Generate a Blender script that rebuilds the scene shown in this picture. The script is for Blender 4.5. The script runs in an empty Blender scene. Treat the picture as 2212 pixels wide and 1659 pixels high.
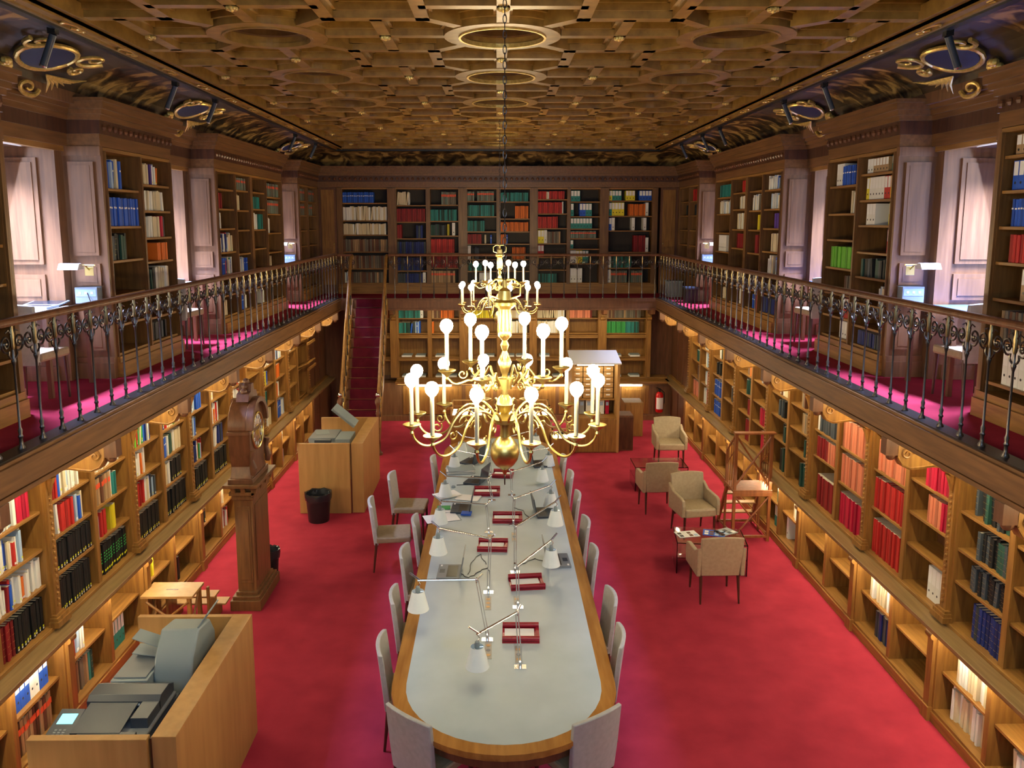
import bpy, math, random
from math import sin, cos, pi, radians
from mathutils import Vector, Matrix
random.seed(7)
S = bpy.context.scene
C = S.collection

# ------------------------------------------------------------------ camera, world, exposure, large lights
CAMX, CAMZ, FPX = -0.055, 4.44, 1750.0
PITCH = math.atan(260.0 / FPX)
YAW = math.atan(18.0 / FPX * math.cos(PITCH))
cd = bpy.data.cameras.new('camera'); cam = bpy.data.objects.new('camera', cd); C.objects.link(cam)
cam.location = (CAMX, 0, CAMZ)
cam.rotation_euler = (pi / 2 - PITCH, 0, -YAW)
cd.sensor_fit = 'HORIZONTAL'; cd.sensor_width = 36.0; cd.lens = 36.0 * FPX / 2212.0
cd.shift_x = 16.0 / 2212.0; cd.shift_y = -91.5 / 2212.0
cd.clip_start = 0.05; cd.clip_end = 60
S.camera = cam
S.view_settings.view_transform = 'Standard'; S.view_settings.look = 'None'
S.view_settings.gamma = 1.0; S.view_settings.use_curve_mapping = False
S.view_settings.exposure = 0.45
W = bpy.data.worlds.new('world'); S.world = W; W.use_nodes = True
W.node_tree.nodes['Background'].inputs[0].default_value = (0.55, 0.7, 1, 1)
W.node_tree.nodes['Background'].inputs[1].default_value = 0.6
S.cycles.max_bounces = 6; S.cycles.diffuse_bounces = 4; S.cycles.glossy_bounces = 3
S.cycles.transmission_bounces = 6; S.cycles.transparent_max_bounces = 8
S.cycles.sample_clamp_indirect = 4.0
S.cycles.caustics_reflective = False; S.cycles.caustics_refractive = False
S.cycles.use_denoising = True

def area(name, loc, rot, sx, sy, power, col, spread=pi):
    l = bpy.data.lights.new(name, 'AREA'); l.shape = 'RECTANGLE'; l.size = sx; l.size_y = sy
    l.energy = power; l.color = col; l.spread = spread
    o = bpy.data.objects.new(name, l); C.objects.link(o); o.location = loc; o.rotation_euler = rot
    return o
DAY = (0.50, 0.58, 1.0)
WARM = (1.0, 0.85, 0.50)
BAYS = ((6.6, 8.2), (9.95, 11.45), (15.0, 16.2))
for s in (-1, 1):
    for i, (a, b) in enumerate(BAYS):      # daylight through the gallery windows; the second lamp is added
        area('window_light', (s * 4.93, (a + b) / 2 - .02, 4.1), (0, s * (pi / 2 - .3), 0), 2.2, b - a - .35, (22, 20, 17)[i], (.70, .78, 1.0))
        area('window_top_light', (s * 4.74, (a + b) / 2 - .08, 5.05), (0, s * .10, 0), .30, b - a - .6, (150, 135, 105)[i], DAY, radians(88))  # added under the lintel, aimed down to brighten the gallery floor
area('window_light', (0, -1.35, 4.9), (radians(68), 0, 0), 5.2, 1.6, 160, (.55, .77, 1))          # light added for an unseen window assumed behind the viewer
area('far_counter_light', (0.35, 17.62, .86), (radians(25), 0, 0), 5.2, .03, 10, (1, .9, .6))
area('far_gallery_light', (0.5, 17.15, 2.56), (radians(35), 0, 0), 5.4, .05, 22, WARM)

def pj(X, Y, Z):
    X -= CAMX; cy, sy = cos(YAW), sin(YAW); X, Y = X * cy - Y * sy, X * sy + Y * cy
    z = Z - CAMZ; c, s = cos(PITCH), sin(PITCH); d = Y * c - z * s
    if d < .1: return (-9999, -9999, .1)
    return (1090 + FPX * X / d, 738 - FPX * (Y * s + z * c) / d, d)

# ------------------------------------------------------------------ materials
MATS = {}
def mat(name, col, rough=.5, metal=0, spec=.5, emit=None, estr=0, trans=0, coat=0, sheen=0, ior=1.45):
    if name in MATS: return MATS[name]
    m = bpy.data.materials.new(name); m.use_nodes = True; b = m.node_tree.nodes['Principled BSDF']
    b.inputs['Base Color'].default_value = (*col, 1); b.inputs['Roughness'].default_value = rough
    b.inputs['Metallic'].default_value = metal; b.inputs['Specular IOR Level'].default_value = spec
    b.inputs['IOR'].default_value = ior
    if trans: b.inputs['Transmission Weight'].default_value = trans
    if coat: b.inputs['Coat Weight'].default_value = coat
    if sheen: b.inputs['Sheen Weight'].default_value = sheen
    if emit: b.inputs['Emission Color'].default_value = (*emit, 1); b.inputs['Emission Strength'].default_value = estr
    MATS[name] = m; return m
def noisy(name, c1, c2, scale=(3, 3, 3), rough=.5, bump=.1, detail=4, spec=.5, pos=(.3, .7), dist=0, bscale=None, metal=0, c3=None):
    """two-tone noise material; scale stretches the grain"""
    m = mat(name, c1, rough, metal, spec); nt = m.node_tree; N = nt.nodes; L = nt.links; b = N['Principled BSDF']
    tc = N.new('ShaderNodeTexCoord'); mp = N.new('ShaderNodeMapping'); mp.inputs['Scale'].default_value = scale
    no = N.new('ShaderNodeTexNoise'); no.inputs['Scale'].default_value = 1; no.inputs['Detail'].default_value = detail
    no.inputs['Distortion'].default_value = dist
    cr = N.new('ShaderNodeValToRGB'); e = cr.color_ramp.elements
    e[0].position, e[1].position = pos; e[0].color = (*c1, 1); e[1].color = (*c2, 1)
    if c3: q = e.new((pos[0] + pos[1]) / 2); q.color = (*c3, 1)
    geo = N.new('ShaderNodeNewGeometry')
    L.new(geo.outputs['Position'], mp.inputs[0]); L.new(mp.outputs[0], no.inputs[0]); L.new(no.outputs[0], cr.inputs[0])
    L.new(cr.outputs[0], b.inputs['Base Color'])
    if bump:
        bp = N.new('ShaderNodeBump'); bp.inputs['Strength'].default_value = bump; bp.inputs['Distance'].default_value = .01
        L.new(no.outputs[0], bp.inputs['Height']); L.new(bp.outputs[0], b.inputs['Normal'])
    return m
oak = noisy('oak', (.19, .086, .020), (.34, .165, .038), (30, 30, 2.5), .42, .15)
oakh = noisy('oak_lengthwise', (.20, .092, .022), (.36, .180, .042), (30, 2.2, 30), .45, .12)
oakx = noisy('oak_crosswise', (.19, .086, .020), (.34, .165, .038), (2.2, 30, 30), .45, .12)
panel = noisy('panelling', (.135, .065, .029), (.225, .113, .050), (26, 26, 2), .38, .12)
dark = noisy('dark_wood', (.045, .016, .007), (.10, .038, .016), (20, 20, 3), .4, .15)
caseoak = noisy('case_oak', (.115, .052, .015), (.21, .100, .028), (30, 30, 2.5), .42, .15)
clockw = noisy('clock_wood', (.11, .050, .018), (.20, .092, .030), (26, 26, 2.5), .38, .15)
topw = noisy('worktop_wood', (.20, .125, .052), (.31, .20, .085), (24, 2, 24), .38, .1)
beamw = noisy('beam_wood', (.115, .050, .016), (.20, .092, .030), (30, 2.2, 30), .42, .12)
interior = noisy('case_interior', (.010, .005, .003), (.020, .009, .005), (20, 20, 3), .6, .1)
walnut = noisy('walnut', (.10, .040, .018), (.18, .075, .034), (22, 22, 2.5), .4, .15)
ceilw = noisy('ceiling_wood', (.18, .095, .020), (.33, .185, .042), (9, 9, 9), .33, .1)
cornw = noisy('cornice_wood', (.13, .060, .020), (.22, .102, .036), (26, 2, 26), .38, .12)
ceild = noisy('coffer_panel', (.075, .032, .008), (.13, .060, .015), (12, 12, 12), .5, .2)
gold = noisy('gilding', (.55, .36, .08), (.85, .62, .2), (30, 30, 30), .35, .2, metal=.6)
cove = noisy('painted_cove', (.014, .008, .003), (.40, .25, .075), (3.6, 4.2, 4.2), .55, .5, 7, pos=(.38, .62), dist=1.1, c3=(.10, .052, .016))
covedark = noisy('cove_ground', (.03, .018, .006), (.075, .045, .014), (6, 6, 6), .6, .1)
carpet = noisy('red_carpet', (.29, .022, .044), (.39, .033, .060), (3, 3, 3), .95, .15, 8, spec=.1)
beech = noisy('beech', (.38, .205, .065), (.47, .265, .09), (14, 14, 1.5), .42, .04)
tablew = noisy('table_rim_wood', (.30, .13, .028), (.46, .22, .05), (16, 1.6, 10), .25, .05)
inlay = noisy('table_leather', (.40, .49, .53), (.48, .57, .62), (2.2, 2.2, 2.2), .42, .03)
leather = noisy('cream_leather', (.40, .41, .40), (.47, .48, .47), (25, 25, 25), .38, .05)
tan = noisy('tan_leather', (.34, .26, .16), (.41, .32, .20), (25, 25, 25), .4, .05)
seatl = noisy('seat_leather', (.25, .185, .11), (.31, .235, .15), (25, 25, 25), .4, .05)
brass = mat('brass', (.70, .56, .20), .32, 1)
oldbrass = mat('old_brass', (.24, .18, .09), .38, 1)
brushed = mat('brushed_steel', (.42, .42, .40), .5, .6)
iron = mat('bronze_iron', (.075, .065, .06), .32, .8)
steel = mat('steel', (.75, .76, .78), .22, 1)
chair_leg = mat('dark_leg', (.07, .02, .012), .35)
white = mat('white', (.8, .8, .78), .5)
shadew = mat('lamp_shade_white', (.80, .88, .92), .6)
paper = mat('paper', (.85, .85, .84), .7)
grey = mat('grey_plastic', (.20, .225, .25), .45)
lgrey = mat('light_grey_plastic', (.24, .30, .33), .45)
dgrey = mat('dark_plastic', (.035, .050, .075), .35)
black = mat('black', (.012, .012, .014), .35)
redtray = noisy('red_leather', (.22, .005, .018), (.30, .008, .026), (20, 20, 20), .35, .05)
bluetint = mat('dial_blue_desk_light', (.06, .16, .55), .4)  # dial marks; on desktops it stands in for blue window light
screen = mat('lit_screen', (.1, .6, .7), .3, emit=(.25, .85, .95), estr=1.3)
scrdark = mat('dark_screen', (.02, .025, .03), .15)
bulbm = mat('lit_bulb', (1, .9, .7), .3, emit=(1, .79, .46), estr=135)
tube = mat('lit_tube', (1, 1, .9), .3, emit=(1, .93, .72), estr=14)
shelfglow = mat('shelf_tube', (1, 1, .9), .3, emit=(1, .85, .50), estr=66)
counterglow = mat('counter_tube', (1, 1, .9), .3, emit=(1, .88, .60), estr=85)
candle = mat('candle_sleeve', (.50, .46, .34), .5)
acryl = mat('acrylic', (.93, .97, .97), .04, trans=1, ior=1.3)
extred = mat('extinguisher_red', (.6, .01, .01), .3)
socket = mat('socket_tan', (.60, .36, .14), .4)
glassm = mat('window_glass', (.9, .95, 1), .05, trans=1, ior=1.1)
redcloth = noisy('stair_carpet', (.075, .006, .016), (.11, .010, .022), (8, 8, 8), .95, .1, spec=.1)
pages = mat('page_edges', (.62, .56, .44), .8)

# ------------------------------------------------------------------ mesh builder
class MB:
    def __init__(s): s.v = []; s.f = []; s.m = []; s.ms = []
    def mi(s, m):
        if m not in s.ms: s.ms.append(m)
        return s.ms.index(m)
    def add(s, vs, fs, m):
        o = len(s.v); s.v += [tuple(v) for v in vs]; k = s.mi(m)
        for f in fs: s.f.append(tuple(o + i for i in f)); s.m.append(k)
        return s
    def box(s, x0, x1, y0, y1, z0, z1, m):
        if x0 > x1: x0, x1 = x1, x0
        if y0 > y1: y0, y1 = y1, y0
        if z0 > z1: z0, z1 = z1, z0
        v = [(x0, y0, z0), (x1, y0, z0), (x1, y1, z0), (x0, y1, z0), (x0, y0, z1), (x1, y0, z1), (x1, y1, z1), (x0, y1, z1)]
        return s.add(v, [(0, 3, 2, 1), (4, 5, 6, 7), (0, 1, 5, 4), (1, 2, 6, 5), (2, 3, 7, 6), (3, 0, 4, 7)], m)
    def fbox(s, M, sx, sy, sz, m):
        """box of full sizes centred on matrix M"""
        v = [M @ Vector((a * sx / 2, b * sy / 2, c * sz / 2)) for c in (-1, 1) for a, b in ((-1, -1), (1, -1), (1, 1), (-1, 1))]
        return s.add(v, [(0, 3, 2, 1), (4, 5, 6, 7), (0, 1, 5, 4), (1, 2, 6, 5), (2, 3, 7, 6), (3, 0, 4, 7)], m)
    def prism(s, pts, ax, a, b, m):
        """pts: 2-D outline in the plane across axis ax ('x': (y,z), 'y': (x,z), 'z': (x,y))"""
        def P(p, t): return {'x': (t, p[0], p[1]), 'y': (p[0], t, p[1]), 'z': (p[0], p[1], t)}[ax]
        n = len(pts); v = [P(p, a) for p in pts] + [P(p, b) for p in pts]
        return s.add(v, [tuple(range(n - 1, -1, -1)), tuple(range(n, 2 * n))] + [(i, (i + 1) % n, n + (i + 1) % n, n + i) for i in range(n)], m)
    def tube(s, pts, r, m, n=8, cap=True):
        pts = [Vector(p) for p in pts]; k = len(pts)
        if not hasattr(r, '__len__'): r = [r] * k
        up = None; vs = []
        for i, p in enumerate(pts):
            t = (pts[min(i + 1, k - 1)] - pts[max(i - 1, 0)])
            t = t.normalized() if t.length > 1e-9 else Vector((0, 0, 1))
            if up is None: up = t.orthogonal().normalized()
            a = (up - t * up.dot(t))
            a = a.normalized() if a.length > 1e-6 else t.orthogonal().normalized()
            up = a; b = t.cross(a)
            vs += [p + (a * cos(2 * pi * j / n) + b * sin(2 * pi * j / n)) * r[i] for j in range(n)]
        fs = [(i * n + j, i * n + (j + 1) % n, (i + 1) * n + (j + 1) % n, (i + 1) * n + j) for i in range(k - 1) for j in range(n)]
        if cap: fs += [tuple(range(n - 1, -1, -1)), tuple(range((k - 1) * n, k * n))]
        return s.add(vs, fs, m)
    def lathe(s, prof, c, m, n=20, flute=0):
        """prof: (radius, z) from bottom to top about the vertical through c"""
        vs = []
        for r, z in prof:
            for j in range(n):
                q = r * (1 + flute * (1 if j % 2 else -1)); vs.append((c[0] + q * cos(2 * pi * j / n), c[1] + q * sin(2 * pi * j / n), c[2] + z))
        k = len(prof)
        fs = [(i * n + j, i * n + (j + 1) % n, (i + 1) * n + (j + 1) % n, (i + 1) * n + j) for i in range(k - 1) for j in range(n)]
        fs += [tuple(range(n - 1, -1, -1)), tuple(range((k - 1) * n, k * n))]
        return s.add(vs, fs, m)
    def sphere(s, c, r, m, n=12, k=8):
        return s.lathe([(max(r * sin(pi * i / k), 1e-4), -r * cos(pi * i / k)) for i in range(k + 1)], c, m, n)
    def build(s, name, parent=None, smooth=False, bevel=0, world=True):
        me = bpy.data.meshes.new(name); v = s.v
        if parent is not None and world:
            off = Vector((0, 0, 0)); q = parent
            while q is not None: off += q.location; q = q.parent
            v = [(a - off.x, b - off.y, c - off.z) for a, b, c in v]
        me.from_pydata(v, [], s.f); me.update()
        for m in s.ms: me.materials.append(m)
        me.polygons.foreach_set('material_index', s.m)
        if smooth:
            me.polygons.foreach_set('use_smooth', [True] * len(me.polygons)); me.set_sharp_from_angle(angle=radians(40))
        o = bpy.data.objects.new(name, me); C.objects.link(o)
        if parent is not None: o.parent = parent
        if bevel:
            md = o.modifiers.new('b', 'BEVEL'); md.width = bevel; md.segments = 2; md.limit_method = 'ANGLE'
        return o
def tag(o, label=None, cat=None, group=None, kind=None):
    if label: o['label'] = label
    if cat: o['category'] = cat
    if group: o['group'] = group
    if kind: o['kind'] = kind
    return o
def thing(name, label, cat, loc=(0, 0, 0), rz=0, group=None):
    o = bpy.data.objects.new(name, None); C.objects.link(o); o.location = loc; o.rotation_euler = (0, 0, rz)
    return tag(o, label, cat, group)
def struct(mb, name, parent=None, **k): return tag(mb.build(name, parent, **k), kind='structure')
def dup(o, parent=None, loc=None, rz=None, label=None, group=None):
    c = o.copy(); C.objects.link(c)
    if parent is not None: c.parent = parent
    if loc is not None: c.location = loc
    if rz is not None: c.rotation_euler = (0, 0, rz)
    if label: c['label'] = label
    if group: c['group'] = group
    for ch in list(o.children): dup(ch, c)
    return c
ORD = 'zeroth first second third fourth fifth sixth seventh eighth ninth tenth eleventh twelfth thirteenth fourteenth fifteenth sixteenth seventeenth eighteenth nineteenth twentieth'.split()
def ordn(i):
    if i < len(ORD): return ORD[i]
    t = {2: 'twenty', 3: 'thirty', 4: 'forty'}[i // 10]
    return t + '-' + ORD[i % 10] if i % 10 else t[:-1] + 'ieth'
SIDE = {-1: 'clock wall', 1: 'ladder wall'}
PIL = [3.5 + 1.61 * i for i in range(9)]          # pilaster positions along both side walls, last at 16.38

# ------------------------------------------------------------------ shell
struct(MB().box(-4.4, 4.4, -1.5, 18.45, -.1, 0, carpet), 'floor')
G = 2.85
for s, nm in ((-1, 'left'), (1, 'right')):
    b = MB(); b.box(s * 4.28, s * 4.4, -1.5, 18.45, 0, G - .14, walnut)
    x0, x1 = s * 4.33, s * 4.45          # upper wall plane, opened at the windows
    ys = [-1.5] + [q for a, c in BAYS for q in (a + .12, c - .14)] + [18.45]
    for i in range(0, len(ys), 2): b.box(x0, x1, ys[i], ys[i + 1], G - .14, 6.0, panel)
    for a, c in BAYS: b.box(x0, x1, a + .12, c - .14, 5.15, 6.0, panel)
    struct(b, 'wall_' + nm)
    for k, (a, c) in enumerate(BAYS):
        y0, y1 = a + .12, c - .14; b = MB()
        b.box(s * 4.45, s * 5.05, y0 - .1, y0, G - .14, 5.25, panel).box(s * 4.45, s * 5.05, y1, y1 + .1, G - .14, 5.25, panel)
        b.box(s * 4.45, s * 5.05, y0, y1, 5.15, 5.25, panel)
        # raised panels on the deep reveal that faces the room
        for z0, z1 in ((4.02, 5.05), (3.66, 3.92), (3.08, 3.56)):
            for (q, d) in ((y1, -1), (y0, 1)):
                for e0, e1, t in ((.0, 0, .028), (.045, .045, .038)):
                    b.box(s * (4.50 + e0), s * (4.94 - e0), q, q + d * t, z0 + e0, z1 - e0, panel)
        b.box(s * 4.45, s * 5.0, y1 - .03, y1, G, 3.0, panel)
        struct(b, 'wall_%s_alcove' % nm)
        b = MB(); b.box(s * 4.96, s * 5.03, y0, y0 + .07, G, 5.15, white).box(s * 4.96, s * 5.03, y1 - .07, y1, G, 5.15, white)
        b.box(s * 4.96, s * 5.03, y0, y1, 5.08, 5.15, white).box(s * 4.96, s * 5.03, y0, y1, G, G + .35, white).box(s * 4.965, s * 5.025, (y0 + y1) / 2 - .03, (y0 + y1) / 2 + .03, G, 5.15, white)
        w = struct(b, 'window_%d' % (k + 1 + (3 if s > 0 else 0)))
        tag(MB().box(s * 4.99, s * 5.0, y0 + .07, y1 - .07, G + .35, 5.08, glassm).build('pane', w), kind='structure')
b = MB(); b.box(-4.4, 4.4, 18.33, 18.45, 0, 6.0, walnut); struct(b, 'wall_back')
b = MB(); b.box(-4.45, 4.45, -1.6, -1.5, 0, 6.05, panel); struct(b, 'wall_front')
# gallery floors
b = MB()
for s in (-1, 1): b.box(s * 3.34, s * 4.95, -1.5, 18.33, G - .14, G, carpet)
b.box(-3.34, 3.34, 16.83, 18.33, G - .14, G, carpet); struct(b, 'floor_gallery')
for s in (-1, 1):
    b = MB(); b.box(s * 3.34, s * 3.28, -1.5, 16.83, G - .20, G + .012, beamw).box(s * 3.36, s * 3.255, -1.5, 16.83, G - .05, G - .012, beamw)
    b.box(s * 3.30, s * 3.44, -1.5, 16.80, G - .012, G + .022, iron)
    b.box(s * 3.42, s * 3.27, -1.5, 16.73, G - .24, G - .205, beamw)
    struct(b, 'trim_%d' % (1 if s < 0 else 2))
b = MB(); b.box(-3.28, 3.28, 16.77, 16.83, G - .22, G + .01, walnut).box(-3.28, 3.28, 16.75, 16.83, G - .06, G - .02, walnut).box(-3.28, 3.28, 16.74, 16.80, G - .24, G - .2, walnut)
struct(b, 'trim_3')

# ------------------------------------------------------------------ ceiling with coffers
CZ = 6.0
PX, PY, Y0C = 2.0, 1.93, 7.24
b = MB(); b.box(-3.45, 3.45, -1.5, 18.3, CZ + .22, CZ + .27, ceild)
XB = 3.29
def rib(x0, x1, y0, y1):
    x0 = max(-XB, x0); x1 = min(XB, x1); y0 = max(-1.5, y0); y1 = min(17.6, y1)
    if x1 - x0 < .01 or y1 - y0 < .01: return
    b.box(x0, x1, y0, y1, CZ, CZ + .22, ceilw)
    for e, z in ((.025, .055), (.05, .11)): b.box(max(-XB, x0 - e), min(XB, x1 + e), max(-1.5, y0 - e), min(17.6, y1 + e), CZ + z, CZ + .22, ceilw)
def ring(cx, cy, r0, r1, z0, z1, m, n=40):
    vs = []; 
    for r, z in ((r0, z1), (r0, z0), (r1, z0), (r1, z1)): vs += [(cx + r * cos(2 * pi * j / n), cy + r * sin(2 * pi * j / n), z) for j in range(n)]
    vs = [(max(-XB, min(XB, x)), y, z) for x, y, z in vs]
    b.add(vs, [(i * n + j, i * n + (j + 1) % n, (i + 1) * n + (j + 1) % n, (i + 1) * n + j) for i in range(3) for j in range(n)], m)
h = .05
CS, RO = .37, .50
for j in range(-4, 6):
    cy = Y0C + PY * j
    for i in (-1, 0, 1):
        cx = PX * i
        ring(cx, cy, .36, RO, CZ - .005, CZ + .22, ceilw); ring(cx, cy, .355, .375, CZ - .018, CZ + .02, gold if i == 0 else ceilw)
        ring(cx, cy, RO - .01, RO + .03, CZ + .05, CZ + .22, ceilw); ring(cx, cy, RO + .02, RO + .06, CZ + .10, CZ + .22, ceilw)
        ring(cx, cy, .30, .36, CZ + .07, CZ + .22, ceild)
        for a in (-1, 1):
            rib(cx - h, cx + h, cy + (RO if a > 0 else -PY / 2), cy + (PY / 2 if a > 0 else -RO))
            rib(cx + (RO if a > 0 else -PX / 2), cx + (PX / 2 if a > 0 else -RO), cy - h, cy + h)
            for a2 in (-1, 1):      # short diagonal blocks between ring and square coffer
                M = Matrix.Translation((cx + a * .50, cy + a2 * .49, CZ + .08)) @ Matrix.Rotation(a * a2 * pi / 4, 4, 'Z')
                b.fbox(M, .38, .10, .16, ceilw)
        rib(cx - .63, cx + .63, cy + PY / 2 - h, cy + PY / 2 + h)
    for i in (-3.5, -2.5, -1.5, -.5, .5, 1.5, 2.5):
        cx = PX * (i + 0) / 1.0
        cx = PX * (i) + 0
        if abs(cx) > 3.3: continue
        # square coffer round (cx, cy + PY/2)
        qy = cy + PY / 2
        for a in (-1, 1):
            rib(cx + a * CS - .055, cx + a * CS + .055, qy - CS - .05, qy + CS + .05)
            rib(cx - CS, cx + CS, qy + a * CS - .055, qy + a * CS + .055)
        rib(cx - h, cx + h, cy - PY / 2 + CS, cy + PY / 2 - CS)
b.box(-3.46, -XB, -1.5, 17.6, CZ - .05, CZ + .2, ceilw).box(XB, 3.46, -1.5, 17.6, CZ - .05, CZ + .2, ceilw)
b.box(-3.46, 3.46, 17.4, 17.65, CZ - .05, CZ + .2, ceilw)
for s in (-1, 1):
    b.box(s * 3.29, s * 3.315, -1.5, 17.5, CZ - .068, CZ, ceilw).box(s * 3.40, s * 3.43, -1.5, 17.5, CZ - .068, CZ, ceilw).box(s * 3.24, s * 3.29, -1.5, 17.5, CZ - .02, CZ + .1, ceilw)
    b.box(s * 3.43, s * 3.50, -1.5, 17.62, CZ - .085, CZ - .03, black)
b.box(-3.5, 3.5, 17.62, 17.68, CZ - .085, CZ - .03, black)
ceil = struct(b, 'ceiling')
def rosette(cx, cy, cz, r, m, name='rosette'):
    q = MB(); n = 8
    for k in range(n):
        a = 2 * pi * k / n
        q.sphere((cx + r * .62 * cos(a), cy + r * .62 * sin(a), cz), r * .36, m, 6, 4)
    q.sphere((cx, cy, cz - r * .2), r * .36, m, 8, 5)
    return q.build(name, ceil, smooth=True)
rs = None
for j in range(0, 6):
    cy = Y0C + PY * j
    for i in (-1, 0, 1):
        rosette(PX * i, cy, CZ + .18, .13, gold) if not (i == 0 and j == 3) else None
    for i in (-1, 0, 1):
        rosette(PX * i, cy - PY / 2, CZ - .01, .05, gold)
    for i in (-1.5, -.5, .5, 1.5):
        rosette(PX * i, cy, CZ - .01, .05, gold); rosette(PX * i, cy - PY / 2, CZ + .17, .12, gold)
for s in (-1, 1):
    for k in range(12):
        q = MB(); y = 5.65 + .955 * k
        pts = [(s * (3.355 + .045 * cos(a)), y + .11 * sin(a), CZ - .062) for a in [radians(40 + t * 14) for t in range(21)]]
        q.tube(pts, .011, gold, 5); q.tube([(s * (3.355 + .03 * cos(a) * (1 - a / 9)), y + .17 + .05 * sin(a) * (1 - a / 9), CZ - .062) for a in [t * .5 for t in range(12)]], .008, gold, 5)
        q.build('gilt_scroll', ceil, smooth=True)

# cove between cornice and ceiling
def covepts(n=8):
    return [(3.46 + .68 * sin(pi / 2 * k / n) , CZ - .07 - .34 * (1 - cos(pi / 2 * k / n))) for k in range(n + 1)]
cp = covepts()
for s, nm in ((-1, 'left'), (1, 'right')):
    segs = [(-1.5, 6.35, 0), (6.35, 8.15, 1), (8.15, 9.7, 0), (9.7, 11.4, 1), (11.4, 14.75, 0), (14.75, 16.15, 1), (16.15, 17.7, 0)]
    b = MB()
    for a, c, d in segs:
        m = covedark if d else cove
        vs = [(s * x, y, z) for y in (a, c) for x, z in cp]; n = len(cp)
        b.add(vs, [(i, i + 1, n + i + 1, n + i) for i in range(n - 1)], m)
    b.box(s * 4.12, s * 4.5, -1.5, 18.4, 5.56, 5.7, panel)
    b.box(s * 3.46, s * 4.5, -1.5, 18.4, 6.0, 6.25, walnut)
    struct(b, 'trim_cove_' + nm)
b = MB(); n = len(cp)
vs = [(x, 17.66 + (q - 3.46) * .8, z) for x in (-4.2, 4.2) for q, z in cp]
b.add(vs, [(i, i + 1, n + i + 1, n + i) for i in range(n - 1)], cove); b.box(-4.4, 4.4, 17.7, 18.4, 6.0, 6.25, walnut)
struct(b, 'trim_cove_back')

# entablature: stepped cornice that follows the plan of cases and bays
def entab(b, x0, x1, y0, y1, sx, sy):
    """x0..x1,y0..y1 is the core; sx,sy the sides it grows out on"""
    for z0, z1, e, m in ((5.17, 5.29, .0, cornw), (5.29, 5.42, .015, dark), (5.42, 5.47, .04, cornw), (5.47, 5.52, .07, cornw), (5.52, 5.585, .10, cornw), (5.585, 5.62, .125, cornw)):
        a0 = x0 - (e if sx < 0 else 0); a1 = x1 + (e if sx > 0 else 0)
        b.box(a0, a1, y0 - (e if sy else 0), y1 + (e if sy else 0), z0, z1, m)
CASES = ((3.0, 6.6), (8.2, 9.95), (11.45, 15.0), (16.2, 18.0))
CF = 3.95
for s, nm in ((-1, 'left'), (1, 'right')):
    b = MB(); 
    for a, c in CASES:
        x = sorted((s * CF, s * 4.36)); entab(b, x[0], x[1], a, c, -s, 1)
        k = int((c - a) / .11)
        for t in range(k):        # carved leaf frieze
            b.sphere((s * (CF - .012), a + .06 + t * (c - a - .1) / max(k - 1, 1), 5.355), .035, walnut, 6, 4)
    for a, c in BAYS:
        x = sorted((s * 4.27, s * 4.40)); entab(b, x[0], x[1], a, c, -s, 0)
        b.box(s * 4.30, s * 4.36, a, c, 5.12, 5.17, oakh)
    struct(b, 'trim_cornice_' + nm)
b = MB(); b2 = b
for z0, z1, e, m in ((5.17, 5.29, .0, cornw), (5.29, 5.42, .015, dark), (5.42, 5.47, .04, cornw), (5.47, 5.52, .07, cornw), (5.52, 5.585, .10, cornw), (5.585, 5.62, .125, cornw)):
    b.box(-4.0, 4.0, 18.0 - e, 18.34, z0, z1, m)
for t in range(68): b.sphere((-3.8 + t * .1134, 17.985, 5.355), .032, walnut, 6, 4)
struct(b, 'trim_cornice_back')

# panelled pier faces at the ends of the gallery cases
def pier(s, y, d, name):
    """pier side face in plane y, facing direction d along Y, spanning the case depth"""
    b = MB(); X0, X1 = s * CF, s * 4.33
    b.box(X0, X1, y, y + .05 * -d, G, 5.17, panel)
    yy = lambda t: y + d * t
    b.box(s * (CF + .0), X1, y, yy(.03), G, G + .16, panel).box(s * (CF + .0), X1, y, yy(.018), G + .16, G + .22, panel)
    b.box(X0, X1, y, yy(.015), 5.08, 5.17, panel)
    for z0, z1 in ((4.10, 5.02), (3.80, 4.02), (3.14, 3.70)):
        for e, t in ((0, .030), (.012, .012), (.035, .034)):
            b.box(s * (CF + .07 + e), s * (4.27 - e), y, yy(t), z0 + e, z1 - e, panel)
    return struct(b, name)
for s, nm in ((-1, 'left'), (1, 'right')):
    for a, c in CASES:
        pier(s, a, -1, 'wall_%s_pier' % nm)
        if c < 17: pier(s, c, 1, 'wall_%s_pier' % nm)

# ------------------------------------------------------------------ shelves and what stands on them
COL = {'white': (.78, .78, .74), 'cream': (.66, .57, .38), 'grey': (.33, .34, .34), 'pale blue': (.36, .50, .70), 'blue': (.02, .10, .55), 'navy': (.015, .03, .17),
       'red': (.50, .026, .022), 'dark red': (.26, .015, .018), 'salmon': (.68, .22, .12), 'orange': (.75, .17, .02), 'yellow': (.78, .66, .03), 'green': (.04, .30, .07),
       'lime green': (.14, .50, .03), 'teal': (.03, .24, .22), 'dark green': (.02, .07, .055), 'black': (.010, .011, .012), 'brown': (.13, .055, .03), 'tan': (.42, .27, .14),
       'slate': (.05, .065, .08), 'greige': (.17, .145, .11), 'purple': (.09, .04, .32), 'crimson': (.50, .012, .05), 'grey green': (.17, .22, .18), 'dark grey': (.06, .065, .07)}
BM = {k: mat('cloth_' + k.replace(' ', '_'), v, .55, spec=.35) for k, v in COL.items()}
BM2 = {k: mat('cloth_%s_worn' % k.replace(' ', '_'), tuple(q * .62 for q in v), .55, spec=.35) for k, v in COL.items()}  # darkened copy of each cloth, sets volumes in a row apart
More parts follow.
